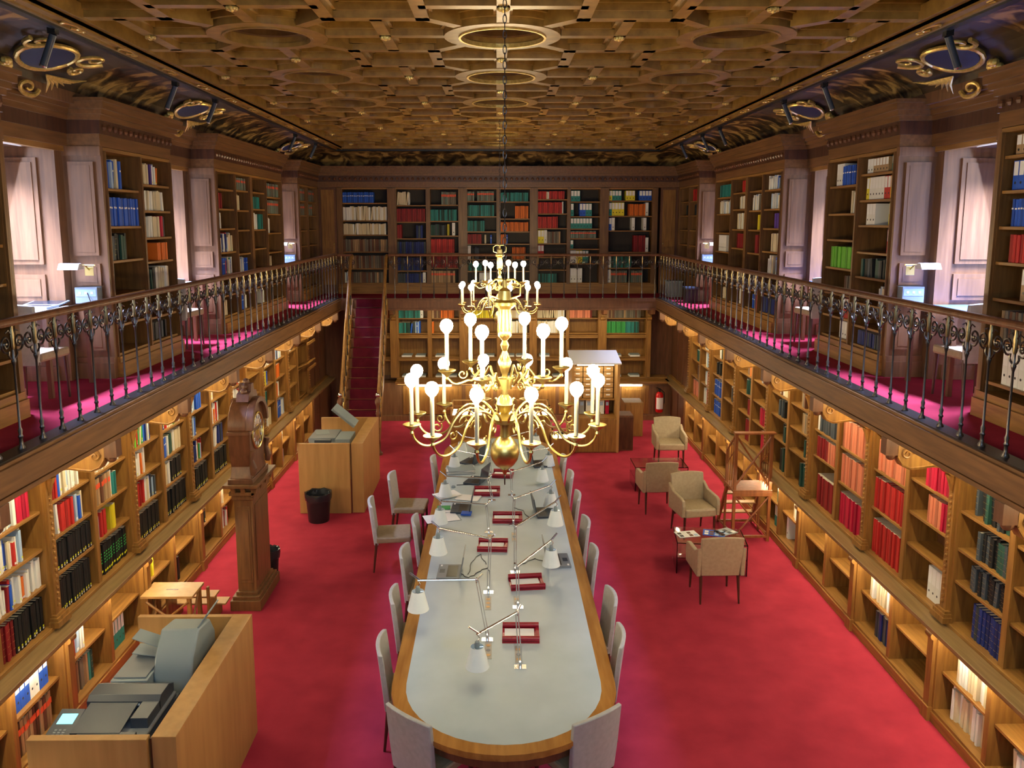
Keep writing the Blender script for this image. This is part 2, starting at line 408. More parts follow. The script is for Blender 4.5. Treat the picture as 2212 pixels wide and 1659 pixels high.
lab = {'yellow': mat('sticker_yellow', (.8, .85, .02), .5), 'white': paper, 'red': mat('band_red', (.75, .09, .03), .5), 'gold': brass, 'lime': mat('lettering_green', (.05, .65, .12), .5)}
MIX = ['white'] * 7 + ['cream'] * 2 + ['pale blue'] * 2 + ['blue', 'navy', 'red', 'red', 'dark red', 'grey', 'green', 'navy', 'orange']
#        colours, thickness, height fraction, even set?, spine mark
PAL = {'M': (MIX, (.016, .042), (.62, .90), 0, 'mix'), 'W': (['white'] * 6 + ['cream', 'pale blue'], (.02, .045), (.7, .92), 0, 'mix'),
       'K': (['black'], (.040, .052), (.82, .86), 1, 'yellow'), 'Z': (['black'], (.040, .046), (.84, .86), 1, 'lime'), 'R': (['red'], (.034, .045), (.84, .87), 1, None),
       'D': (['dark red'], (.036, .05), (.84, .88), 1, 'gold'), 'S': (['salmon'], (.045, .06), (.85, .87), 1, None), 'O': (['orange'], (.032, .042), (.78, .86), 1, None),
       'B': (['blue'], (.036, .05), (.80, .84), 1, 'white'), 'N': (['navy', 'slate', 'navy'], (.034, .05), (.80, .86), 1, 'gold'), 'L': (['pale blue', 'slate', 'blue'], (.025, .04), (.7, .88), 0, 'mix'),
       'G': (['lime green'], (.034, .045), (.80, .84), 1, None), 'F': (['green'], (.034, .045), (.8, .84), 1, None), 'E': (['teal', 'dark green', 'teal'], (.026, .042), (.74, .82), 1, None),
       'Q': (['grey green', 'greige', 'grey green'], (.034, .046), (.84, .88), 1, 'red'), 'X': (['black', 'dark green', 'slate', 'black'], (.034, .055), (.76, .86), 0, 'gold'),
       'T': (['greige', 'greige', 'tan', 'brown'], (.034, .048), (.78, .86), 1, None), 'C': (['cream', 'cream', 'white'], (.028, .046), (.80, .88), 0, None), 'Y': (['yellow'], (.034, .05), (.8, .88), 1, None),
       'P': (['purple'], (.04, .05), (.84, .86), 1, None), 'U': (['tan', 'brown', 'tan'], (.045, .06), (.86, .9), 1, 'red'), 'I': (['crimson'], (.045, .055), (.86, .9), 1, None),
       'J': (['slate', 'dark grey'], (.045, .055), (.88, .9), 1, 'gold')}
BIND = {'a': 'teal', 'b': 'blue', 'y': 'yellow', 'w': 'white', 'r': 'red', 't': 'tan', 'k': 'grey'}
ITEMS = []
import re
def fill(spec, org, ax, nrm, width, z, avail, place, wall):
    """spec: letters with tenths of the width; org (x,y) at the start of the cell on the front line, ax along, nrm outwards to the room"""
    u = 0.0; n = 0
    for ch, num in re.findall(r'([A-Za-z_])(\d+)', spec):
        w = width * int(num) / 10.0; end = min(u + w, width - .002)
        if ch == '_': u = end; continue
        if ch in BIND:
            while u + .05 < end + .02 and u + .055 < width:
                t = .068; hh = min(.315, avail - .015); n += 1
                ITEMS.append(dict(kind='binder', col=BIND[ch], t=t - .002, h=hh, d=.27, u=u, org=org, ax=ax, nrm=nrm, z=z, back=.03, mark='binder', place=place, wall=wall, n=n, lean=0)); u += t
            continue
        cols, tr, hr, even, mark = PAL[ch]; hf = random.uniform(*hr); t0 = random.uniform(*tr)
        while True:
            t = t0 if even else random.uniform(*tr)
            if u + t > end: break
            n += 1; f = hf + random.uniform(-.014, .014) if even else random.uniform(*hr)
            mk = mark
            if mark == 'mix': mk = random.choice(['yellow', 'white', None, None, 'yellow'])
            lean = radians(random.choice([0, 0, 0, 4, -4, 7])) if not even and random.random() < .25 else 0
            if lean: t_eff = t + abs(sin(lean)) * .16
            else: t_eff = t
            if u + t_eff > end: lean = 0; t_eff = t
            hh = min(.36, (avail) * f)
            ITEMS.append(dict(kind='book', col=random.choice(cols), t=t - (.0045 if even else .002), h=hh, d=min(.26, .15 + hh * .2), u=u + (abs(sin(lean)) * hh * .0), org=org, ax=ax, nrm=nrm, z=z, back=random.uniform(.008, .026) if even else random.uniform(.01, .05), mark=mk, place=place, wall=wall, n=n, lean=lean, darker=even and (n * 7 % 3 == 0))); u += t_eff
        u = max(u, end if not even else u)

def column(spec, shelves, top, org, ax, nrm, width, place, wall):
    """spec: rows from the top down; shelves: their heights, top down"""
    rows = spec.split('|'); zs = list(shelves)
    for r, z in zip(rows, zs):
        i = zs.index(z); up = top if i == 0 else zs[i - 1] - .028
        if r.strip(): fill(r, org, ax, nrm, width, z, up - z, place + (ordn(i + 1),), wall)

def shelf(par, x0, x1, y0, y1, z, m=oakh, t=.026, name='shelf'):
    return MB().box(x0, x1, y0, y1, z - t, z, m).build(name, par, bevel=.003)

# side walls, lower floor
LOW = {-1: {}, 1: {}}; LOWU = {-1: {}, 1: {}}
ST = (2.30, 2.0, 1.67, 1.34, .955); S4 = (2.01, 1.68, 1.345, .955)
# bay: ((near column rows, shelves), (far column rows, shelves))
LOW[-1] = {0: (('M9|M9|W8|M7|X9', ST), ('M8|M7|W9|M6|K9', ST)), 1: (('M9|W5I3|M7|M9|D3K6', ST), ('M8_2|W6I3|M7_3|M8W2|D4K6', ST)),
  2: (('L1R2B1W5|W3R3L2W1|K10|K9', S4), ('W9|U6W1E1_2|L2R2_1Y2|Z10', S4)), 3: (('C2G1R1M5_1|M6_3|R3W1R1W2L2|K9', S4), ('M9|B3W1X2C4|C4K5|K10', S4)),
  4: (('W5B3_2|L5_4|M7_2|K9', S4), ('W3_6|M6_4|W5N3_1|K9', S4)), 5: (('W5M3|W6R1_3|M5|M8', S4), ('_9|W2_7|M3_5|C5', S4)),
  6: (('W9|C3Y2M2|D3E2_3|X4C4', S4), ('L5W3_2|O6_3|O4C2_3|W3B3W3', S4)), 7: (('W6X2|_9|_9|_9', S4), ('W9|W2_7|_9|_3W5', S4))}
SR = (2.33, 2.02, 1.70, 1.38, .955); SA = (2.26, 1.86, 1.44, .955); SB = (2.2, 1.87, 1.54, .955); SC = (2.34, 1.98, 1.64, 1.345, .955)
LOW[1] = {0: (('_9|X9|X9|X9|X9', SC), ('_9|X9|X9|X9|X9', SC)), 1: (('X6|X5_2X1|X5_3|X6|N7', SC), ('C4_3X1|X7_1X1|X7|X8|N7', SC)),
  2: (('I7|I3S4|_10|w5_3', (2.0, 1.67, 1.35, .955)), ('S10|S10|R10|R10', SA)), 3: (('S9|S10|S10|I10', SA), ('Q3|J9C1|S5D5|D9', SB)),
  4: (('_1C2_3C1|T2_2T2|_1T4|X4|X6', SR), ('C2_6|_1C4T1C2_1|_4X4|X4|X5', SR)), 5: (('_9|L7_2|_9|I6|I5', SR), ('T5|O3T2|_3X3|D4|D5', SR)),
  6: (('_9|_9|_9|K3X2C1|W2', SR), ('M5_2|C2X2W2|_5X3|B9|B9', (2.3, 2.0, 1.68, 1.30, .955))), 7: (('W8|W8|I4W4|B3I2W3', S4), ('C4|E6|T5|S9', S4))}
LOWU[-1] = {0: ('T8|U8', 'T9|U9'), 1: ('T5W3|U9', 'w2b3w2b2|U9'), 2: ('_1R2W3_2|T6E1X1', '_10|_1a5_3'), 3: ('B3Y2_3|X4_4', 'M3_5|_2W1X2'), 4: ('K5_3|L4_4', 'W5_4|M7_2'), 5: ('W4_4|D5_4', 'C2_7|_9'), 6: ('_9|_9', 'W5_3|M5'), 7: ('C3_5|_9', '_9|_9')}
LOWU[1] = {0: ('_9|C9', '_9|_9'), 1: ('_9|C8', 'C8|C9'), 2: ('_9|_9', 'C9|N6'), 3: ('_9|_9', '_9|I1_7'), 4: ('C6_2|_8w1', 'a4_3|a5_2'), 5: ('_9|_9', '_9|Y3_5'), 6: ('_9|_9', '_9|Y2_6'), 7: ('_2W1_5|N6', 'W1_7|_9')}
def console(s, y, par):
    b = MB(); pr = [(3.95, 2.62), (3.95, 2.42), (3.88, 2.36), (3.78, 2.345), (3.68, 2.355), (3.58, 2.34), (3.49, 2.33), (3.42, 2.36), (3.375, 2.43), (3.37, 2.53), (3.41, 2.62)]
    b.prism([(s * x, z) for x, z in pr], 'y', y - .05, y + .05, oak)
    for d in (-1, 1):       # carved scrolls on both cheeks
        yy = y + d * .052
        b.tube([(s * (3.455 + .058 * (1 - a / 11) * cos(a)), yy, 2.475 + .058 * (1 - a / 11) * sin(a)) for a in [t * .45 for t in range(22)]], .009, oak, 5)
        for o, q in ((0, .0), (.04, .03), (.08, .055)):
            b.tube([(s * (3.53 + o + t * .06), yy, 2.50 - q + .05 * sin(t * .9)) for t in range(5)], .009, oak, 5)
        b.tube([(s * x, yy, z + .018) for x, z in pr[1:9]], .008, oak, 5)
    b.build('console', par, smooth=True)
    MB().box(s * 3.375, s * 3.27, y - .05, y + .05, 2.46, 2.605, walnut).sphere((s * 3.335, y, 2.45), .045, walnut, 8, 6).build('corbel_end', par, smooth=True)
def pilaster(s, y, par):
    b = MB(); b.box(s * 3.925, s * 4.25, y - .07, y + .07, .95, 2.62, oak)
    b.box(s * 3.895, s * 3.93, y - .045, y + .045, 1.0, 2.35, oak)
    for z0, z1, e in ((.95, 1.0, .05), (1.0, 1.03, .035), (1.03, 1.05, .02)): b.box(s * (3.895 - e), s * 3.93, y - .055 - e, y + .055 + e, z0, z1, oak)
    for k in range(22): b.sphere((s * 3.892, y, 1.12 + k * .053), .017, oak, 6, 4)
    b.build('pilaster', par, smooth=True)
    v = MB(); v.tube([(s * 3.86, y - .07, 2.33), (s * 3.86, y + .07, 2.33)], .052, oak, 14)
    for d in (-1, 1): v.tube([(s * (3.86 + .04 * (1 - a / 10) * cos(a)), y + d * .072, 2.33 + .04 * (1 - a / 10) * sin(a)) for a in [t * .5 for t in range(18)]], .007, oak, 5)
    v.tube([(s * 3.87, y, 2.28), (s * 3.885, y, 2.2), (s * 3.885, y, 2.13)], [.045, .03, .012], oak, 8)
    v.build('volute', par, smooth=True)
for s in (-1, 1):
    wl = SIDE[s]
    t = tag(MB().box(s * 3.74, s * 4.275, 3.4, 18.3, .885, .92, topw).box(s * 3.755, s * 3.80, 3.4, 18.3, .865, .885, oakh).box(s * 3.90, s * 4.275, 3.4, 18.3, .92, .955, oakh).build('worktop', bevel=.004),
            'long oak worktop running under the shelves of the ' + wl, 'worktop')
    for i in range(8):
        y0, y1 = PIL[i] + .07, PIL[i + 1] - .07; ym = (y0 + y1) / 2; pl = ordn(8 - i)
        t = thing('bookcase', 'carved oak bookcase above the worktop, %s bay of the %s from the stairs end' % (pl, wl), 'bookcase', (s * 4.1, ym, .955), group='oak bookcases above the worktops')
        b = MB(); b.box(s * 4.25, s * 4.275, y0 - .07, y1 + .07, .955, 2.7, walnut); b.build('back_panel', t)
        b = MB(); b.box(s * 3.93, s * 4.25, ym - .022, ym + .022, .955, 2.62, oak).box(s * 3.922, s * 3.94, ym - .035, ym + .035, .955, 2.62, oak); b.build('divider', t)
        MB().box(s * 3.93, s * 4.25, y0, y1, 2.60, 2.63, oakh).build('top_board', t)
        pilaster(s, PIL[i], t); console(s, PIL[i], t)
        if i == 7: pilaster(s, PIL[8], t); console(s, PIL[8], t)
        for c, (a, e, half) in enumerate(((y0, ym - .022, 'near'), (ym + .022, y1, 'far'))):
            sp, sh = LOW[s][i][c]
            if i == 7 and s < 0 and c == 1:
                sh = (2.0, 1.55, 1.0, .955); sp = '_9|_9|_9|_9'
            for z in sh:
                if z > .96: shelf(t, s * 3.945, s * 4.25, a, e, z)
            column(sp, sh, 2.60, (s * 3.95, a + .004), (0, 1), (-s, 0), e - a - .01, (pl, half, 'upper'), wl)
        tag(MB().box(s * 3.59, s * 3.66, y0 + .02, y1 - .02, 2.60, 2.66, white).tube([(s * 3.62, y0 + .03, 2.575), (s * 3.62, y1 - .03, 2.575)], .013, shelfglow, 8).build('strip_light'), 'fluorescent tube under the gallery edge, %s bay of the %s from the stairs' % (pl, wl), 'light', 'tubes under the gallery edge')
        tag(MB().tube([(s * 3.805, y0 + .02, .852), (s * 3.805, y1 - .02, .852)], .007, counterglow, 8).build('strip_light'), 'thin tube under the worktop edge, %s bay of the %s from the stairs' % (pl, wl), 'light', 'tubes under the worktop edge')
        # low case under the worktop
        t = thing('low_bookcase', 'open oak case under the worktop, %s bay of the %s from the stairs end' % (pl, wl), 'bookcase', (s * 4.05, ym, 0), group='low oak cases under the worktops')
        MB().box(s * 4.24, s * 4.275, y0 - .07, y1 + .07, .0, .865, walnut).build('back_panel', t)
        MB().box(s * 3.83, s * 4.24, y0 - .07, y1 + .07, 0, .095, oakh).box(s * 3.845, s * 4.24, y0 - .07, y1 + .07, .095, .12, oakh).build('plinth', t)
        b = MB(); b.box(s * 3.855, s * 4.24, ym - .03, ym + .03, .12, .865, oak); b.build('divider', t)
        b = MB(); b.box(s * 3.845, s * 4.24, PIL[i] - .07, PIL[i] + .07, .12, .865, oak).box(s * 3.815, s * 3.85, PIL[i] - .045, PIL[i] + .045, .0, .78, oak).box(s * 3.80, s * 3.85, PIL[i] - .06, PIL[i] + .06, .0, .13, oak)
        b.tube([(s * 3.82, PIL[i] - .05, .80), (s * 3.82, PIL[i] + .05, .80)], .035, oak, 12); b.build('pilaster', t, smooth=True)
        if i == 7: MB().box(s * 3.845, s * 4.24, PIL[8] - .07, PIL[8] + .07, .0, .865, oak).build('pilaster', t)
        for c, (a, e, half) in enumerate(((y0, ym - .03, 'near'), (ym + .03, y1, 'far'))):
            shelf(t, s * 3.90, s * 4.24, a, e, .49)
            column(LOWU[s][i][c], (.49, .12), .86, (s * 3.915, a + .004), (0, 1), (-s, 0), e - a - .01, (pl, half, 'lower'), wl)
    # panelled corner beyond the last case
    b = MB(); b.box(s * 3.96, s * 4.3, PIL[8] + .07, 18.35, .955, 2.72, walnut); b.box(s * 3.86, s * 4.3, PIL[8] + .07, 18.35, 0, .865, walnut)
    for y in (16.52, 17.1, 17.62): b.box(s * 3.94, s * 3.97, y, y + .05, .955, 2.7, walnut)
    for y in (16.5, 17.05): b.box(s * 3.845, s * 3.87, y, y + .48, .14, .80, walnut)
    struct(b, 'wall_%s_corner' % ('left' if s < 0 else 'right'))
# sloping magazine shelves in the last bay of the clock wall
t = thing('magazine_rack', 'oak magazine rack with sloping shelves at the stairs end of the clock wall', 'rack', (-3.95, 16.0, .955))
for z in (2.12, 1.62):
    b = MB(); M = Matrix.Translation((-3.90, 15.98, z)) @ Matrix.Rotation(radians(-24), 4, 'Y'); b.fbox(M, .34, .66, .025, oakh); b.fbox(Matrix.Translation((-3.745, 15.98, z - .055 + .0)), .02, .66, .05, oakh)
    b.build('sloping_shelf', t)

# ---- gallery cases
GS = (4.85, 4.56, 4.26, 3.95, 3.63, 3.34, 3.09)
GU = {-1: {0: (('_9|_9|_9|_9|_9|_9|_9', GS), ('_6X3|_9|_5X3|_9|_9|_9|_9', GS)),
  1: (('Y1L3C1B1_3|B10|X6_3|_9|_9|_9|_9', (4.77, 4.39, 4.04, 3.69, 3.38, 3.09)), ('C4P1M3|C9|C7I1N1|_5O4|X4C5|_9|X7', (4.85, 4.56, 4.26, 3.99, 3.65, 3.36, 3.09))),
  2: (('_9|D4_5|D2W2_5|M9|B4M4|_9|C5_2', (4.90, 4.62, 4.34, 4.0, 3.68, 3.38, 3.09)), ('Q9|C5_4|X1_8|_9|W6B3|_9|S2B3W3', (4.91, 4.61, 4.31, 3.95, 3.66, 3.38, 3.09)),
      ('_9|Y2E5_2|W5E4|_9|w2_6|_9|_5W3', (4.91, 4.64, 4.31, 4.0, 3.68, 3.38, 3.09)), ('Q10|Q10|_2W1_6|_9|C3_5|_9|X4', (4.86, 4.57, 4.24, 3.91, 3.62, 3.36, 3.09))),
  3: (('Q9|Q9|_9|_9|X3|_9|_9', GS), ('Q9|Q7|_9|_9|_9|_9|_9', GS))},
 1: {0: (('a5_4|b9|N9|R9|w5C3|Q4T5|X9', (4.95, 4.68, 4.4, 4.12, 3.83, 3.5, 3.15)), ('_1y3t5|b3_2b4|B9|R9|w2t4|U4T5|w8', (4.95, 4.68, 4.4, 4.12, 3.83, 3.5, 3.15))),
  1: (('a2_1t4w2|y2r2w4y1|y2_4w3|r2_7|X9|W3_6|y2_5|N9', (4.95, 4.67, 4.4, 4.11, 3.84, 3.55, 3.3, 3.09)), ('C1B5w3|C3_6|t2_7|G9|T4_5|y2r2_4|w4_5', (4.85, 4.53, 4.23, 3.9, 3.6, 3.33, 3.09))),
  2: (('L4W5|W7_2|P5_3|_1C5|L4W3|_9|N9', (4.90, 4.62, 4.34, 4.0, 3.68, 3.38, 3.09)), ('F2_6|T4W5|E3Y2_3|W3D3|_9|B4W3|D3B3', (4.91, 4.61, 4.31, 3.95, 3.66, 3.38, 3.09)),
      ('R5_4|W3C4|C8|C2D5|_9|Y2C4|_2w2', (4.91, 4.64, 4.31, 4.0, 3.68, 3.38, 3.09)), ('W2E7|W9|C1_8|_4w5|_9|y2w2_3|C5', (4.86, 4.57, 4.24, 3.91, 3.62, 3.36, 3.09))),
  3: (('R8|X8|X3|_9|C4|_9|_9', GS), ('_9|X6|_9|_9|_9|_9|_9', GS))}}
EDGE = {0: (3.05, 4.2, 5.35, 6.5), 1: (8.28, 9.05, 9.10, 9.88), 2: (11.52, 12.28, 12.33, 13.0, 13.14, 13.9, 13.95, 14.9), 3: (16.28, 16.95, 17.0, 17.85)}
EDGE[0] = (4.9, 5.68, 5.73, 6.5)
CN = {0: 'case beside the viewer', 1: 'two-column case', 2: 'four-column case', 3: 'case in the far corner'}
for s in (-1, 1):
    wl = SIDE[s]
    for k, (a, c) in enumerate(CASES):
        t = thing('gallery_bookcase', 'tall wooden bookcase on the gallery over the %s, %s' % (wl, ['next to the first window', 'between the first two windows', 'wide with four columns', 'small one in the far corner'][k]), 'bookcase', (s * 4.15, (a + c) / 2, G), group='gallery bookcases')
        a2, c2 = a + .051, c - .051
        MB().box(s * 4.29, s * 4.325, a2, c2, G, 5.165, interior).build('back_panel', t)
        MB().box(s * (CF - .06), s * 4.29, a2, c2, G, 3.0, oakh).box(s * (CF - .03), s * 4.29, a2, c2, 3.0, 3.06, oakh).build('plinth', t)
        MB().box(s * CF, s * 4.29, a2, c2, 5.13, 5.165, oakh).build('top_rail', t)
        ed = EDGE[k]; up = []
        bounds = [a2] + list(ed) + [c2]
        for q in range(0, len(bounds), 2):
            MB().box(s * CF, s * 4.29, bounds[q], bounds[q + 1], 3.06, 5.13, caseoak).box(s * (CF - .02), s * CF, bounds[q] + .008, bounds[q + 1] - .008, 3.06, 5.13, caseoak).build('upright', t)
        for q in range(0, len(ed), 2):
            sp, sh = GU[s][k][min(q // 2, len(GU[s][k]) - 1)]; y0, y1 = ed[q], ed[q + 1]
            for z in sh:
                shelf(t, s * (CF + .012), s * 4.29, y0, y1, z if z > 3.1 else 3.086)
            column(sp, sh, 5.12, (s * (CF + .015), y0 + .004), (0, 1), (-s, 0), y1 - y0 - .01, (['first', 'second', 'third', 'fourth'][q // 2], ['near', 'middle', 'wide', 'far'][k], 'gallery'), wl)

# ---- far wall
XC = [(-3.42, -2.44), (-2.24, -1.60), (-1.50, -.89), (-.69, -.05), (.04, .68), (.86, 1.50), (1.58, 2.22), (2.42, 3.37)]
FU = [('B7_2|C10|C10|T10|T10|W1T8', (4.84, 4.46, 4.15, 3.78, 3.41, 3.09)), ('C5_5|D10|D2_5N3|N10|N9|N9w1', (4.79, 4.43, 4.07, 3.73, 3.36, 3.09)), ('_4Q6|E10|X6Y1_1w1|R9|D10|U9', (4.80, 4.45, 4.13, 3.75, 3.42, 3.09)),
      ('Q3_1Q6|E10|E6_3|D5_1C1_1B1|w1X3_3|E5|_4w4', (4.88, 4.55, 4.22, 3.95, 3.61, 3.35, 3.09)), ('E10|_5O5|O10|O2B1_6|_4O5|T5|_9', (4.87, 4.5, 4.22, 3.95, 3.61, 3.35, 3.09)),
      ('R3W1R6|R9W1|R7_2|y2w1T5|r2_7|_9|E7', (4.92, 4.61, 4.29, 3.96, 3.66, 3.38, 3.09)), ('a3_6|a1_2b2a2|a8|Q9|a1_8|w2y2a2_3|w4', (4.87, 4.55, 4.28, 4.07, 3.84, 3.52, 3.09)),
      ('y1a2_1y2_1b3|a1y3_1O4w1|b1w1_4w1_2w1|_6D3w1|w1E5|w1Q4_1Q3', (4.89, 4.56, 4.24, 3.77, 3.42, 3.09))]
FL = [None, ('E8w1|E4L4', (2.30, 1.96)), ('U4O5|O1_8', (2.30, 1.96)), ('Y9|Y1_8', (2.30, 1.96)), ('C9|C10', (2.30, 1.96)), ('C10|C9', (2.30, 1.96)), ('S8D1|_9', (2.30, 1.96)), ('T9|F5E4', (2.30, 1.96))]
PLN = ['behind the stairs', 'second column', 'third column', 'fourth column', 'fifth column', 'sixth column', 'seventh column', 'last wide column']
t = thing('gallery_bookcase', 'wide bookcase of eight columns across the far end wall of the gallery', 'bookcase', (0, 18.15, G), group='gallery bookcases')
FY = 18.0
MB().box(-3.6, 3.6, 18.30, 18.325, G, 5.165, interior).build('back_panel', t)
MB().box(-3.55, 3.50, 17.95, 18.30, G, 3.0, oakx).box(-3.55, 3.50, 17.98, 18.30, 3.0, 3.062, oakx).build('plinth', t)
MB().box(-3.55, 3.50, FY, 18.3, 5.13, 5.165, oakx).build('top_rail', t)
bd = [-3.55] + [v for p in XC for v in p] + [3.50]
for q in range(0, len(bd), 2):
    w = bd[q + 1] - bd[q]
    MB().box(bd[q], bd[q + 1], FY, 18.3, 3.062, 5.13, caseoak).box(bd[q] + .008, bd[q + 1] - .008, FY - (.045 if w > .13 else .015), FY, 3.062, 5.16, caseoak).build('upright', t)
for i, (x0, x1) in enumerate(XC):
    sp, sh = FU[i]
    for z in sh: shelf(t, x0, x1, FY + .01, 18.3, z if z > 3.1 else 3.088, oakx)
    column(sp, sh, 5.12, (x0 + .004, FY + .012), (1, 0), (0, -1), x1 - x0 - .01, (PLN[i], '', 'far'), 'end wall')
for s in (-1, 1):        # closed cupboard doors in the corners
    d = thing('cupboard', 'narrow panelled wooden cupboard in the gallery corner over the ' + SIDE[s], 'cupboard', (s * 3.72, 18.15, G), group='corner cupboards')
    MB().box(s * 3.555, s * 3.95, 18.0, 18.3, G, 5.165, walnut).build('carcass', d)
    b = MB(); b.box(s * 3.60, s * 3.88, 17.975, 18.0, G + .2, 5.12, oak)
    for z0, z1 in ((4.0, 5.0), (3.62, 3.88), (3.15, 3.52)): b.box(s * 3.645, s * 3.835, 17.965, 17.975, z0, z1, oak).box(s * 3.67, s * 3.81, 17.955, 17.965, z0 + .025, z1 - .025, oak)
    dr = b.build('door', d); MB().sphere((s * 3.62, 17.95, 3.95), .014, brass, 8, 6).build('knob', dr, smooth=True)
# lower far case
t = thing('bookcase', 'end wall bookcase under the gallery with magazine shelves', 'bookcase', (.6, 18.1, .955))
MB().box(-3.4, 3.4, 18.30, 18.325, .95, 2.7, oak).build('back_panel', t)
XL = [(-3.3, -2.44)] + XC[1:7] + [(2.42, 3.30)]
bd = [-3.4] + [v for p in XL for v in p] + [3.42]
for q in range(0, len(bd), 2):
    w = bd[q + 1] - bd[q]
    MB().box(bd[q], bd[q + 1], 17.98, 18.3, .955, 2.66, oak).box(bd[q] + .01, bd[q + 1] - .01, 17.98 - (.04 if w > .11 else .015), 17.98, .96, 2.64, oak).build('upright', t)
    if .12 < w < .3:
        x = (bd[q] + bd[q + 1]) / 2; v = MB(); v.tube([(x - .05, 17.92, 2.30), (x + .05, 17.92, 2.30)], .04, oak, 12)
        v.prism([(17.98, 2.6), (17.98, 2.42), (17.7, 2.4), (17.5, 2.44), (17.45, 2.6)], 'x', x - .04, x + .04, walnut); v.build('console', t, smooth=True)
MB().box(-3.4, 3.42, 17.96, 18.3, 2.62, 2.66, oakx).build('top_board', t)
for i, (x0, x1) in enumerate(XL):
    for z in (2.30, 1.96, 1.42): shelf(t, x0, x1, 17.99, 18.3, z, oakx)
    for z in (1.86, 1.345): MB().tube([(x0, 17.975, z), (x1, 17.975, z)], .018, oakx, 8).box(x0, x1, 17.99, 18.02, z - .005, z + .06, oakx).build('rail', t, smooth=True)
    if FL[i]: column(FL[i][0], FL[i][1], 2.61, (x0 + .004, 17.995), (1, 0), (0, -1), x1 - x0 - .01, (PLN[i], '', 'endlow'), 'end wall')
    elif i == 0: column('S5O5|D3R4|_9|B3w1', (2.30, 1.96, 1.7, 1.42), 2.61, (x0 + .004, 17.995), (1, 0), (0, -1), x1 - x0 - .01, (PLN[i], '', 'endlow'), 'end wall')
# magazines lying on the lower shelves of the end wall
mags = []
m0 = MB()
for k in range(4): m0.fbox(Matrix.Translation((random.uniform(-.01, .01), random.uniform(-.008, .008), .006 + k * .011)) @ Matrix.Rotation(random.uniform(-.12, .12), 4, 'Z'), .22, .26, .009, [paper, white, paper, lgrey][k])
mg = m0.build('magazine_pile'); first = True
for i, (x0, x1) in enumerate(XL[1:]):
    for z, row in ((1.42, 'upper'), (.957, 'lower')):
        for j, f in enumerate((.26, .74) if i % 2 == 0 or i == 6 else (.3, .72)):
            if z > 1 and (i + j) % 3 == 2: continue
            o = mg if first else mg.copy()
            if not first: C.objects.link(o)
            first = False
            o.location = (x0 + (x1 - x0) * f, 18.13, z)
            tag(o, '%s pile of pale magazines, %s magazine shelf, %s, end wall case' % (['first', 'second'][j], row, PLN[i + 1]), 'magazines', 'magazine piles on the end wall')
tag(MB().box(-2.3, 3.80, 17.62, 18.3, .885, .92, oakx).box(-2.3, 3.80, 17.64, 17.68, .86, .885, oakx).box(-2.3, 3.80, 17.95, 18.3, .92, .955, oakx).build('worktop', bevel=.004), 'worktop under the end wall shelves beside the stairs', 'worktop')
b = MB(); b.box(-3.5, 3.86, 17.82, 18.3, 0, .86, panel).box(-3.5, 3.86, 17.78, 17.82, 0, .12, panel)
struct(b, 'wall_back_dado')
cup = thing('base_cupboard', 'row of panelled oak cupboards under the end wall worktop', 'cupboard', (0, 17.8, 0))
for i, x in enumerate((-2.15, -1.45, -.75, -.05, .65, 1.35, 2.05, 2.75)):
    d = MB(); d.box(x, x + .62, 17.80, 17.82, .15, .80, oak).box(x + .07, x + .55, 17.79, 17.80, .21, .74, oak).box(x + .10, x + .52, 17.782, 17.79, .24, .71, oak)
    d.build('cupboard_door', cup, bevel=.002)
for i, (x0, x1) in enumerate(((-2.0, -1.05), (-.6, .35), (.75, 1.7), (2.25, 3.2))):
    tag(MB().box(x0, x1, 17.70, 17.76, .835, .862, white).box(x0 + .01, x1 - .01, 17.695, 17.755, .805, .836, tube).build('strip_light'), '%s glowing strip light below the end wall worktop from the stairs' % ordn(i + 1), 'light', 'strip lights below the end wall worktop')

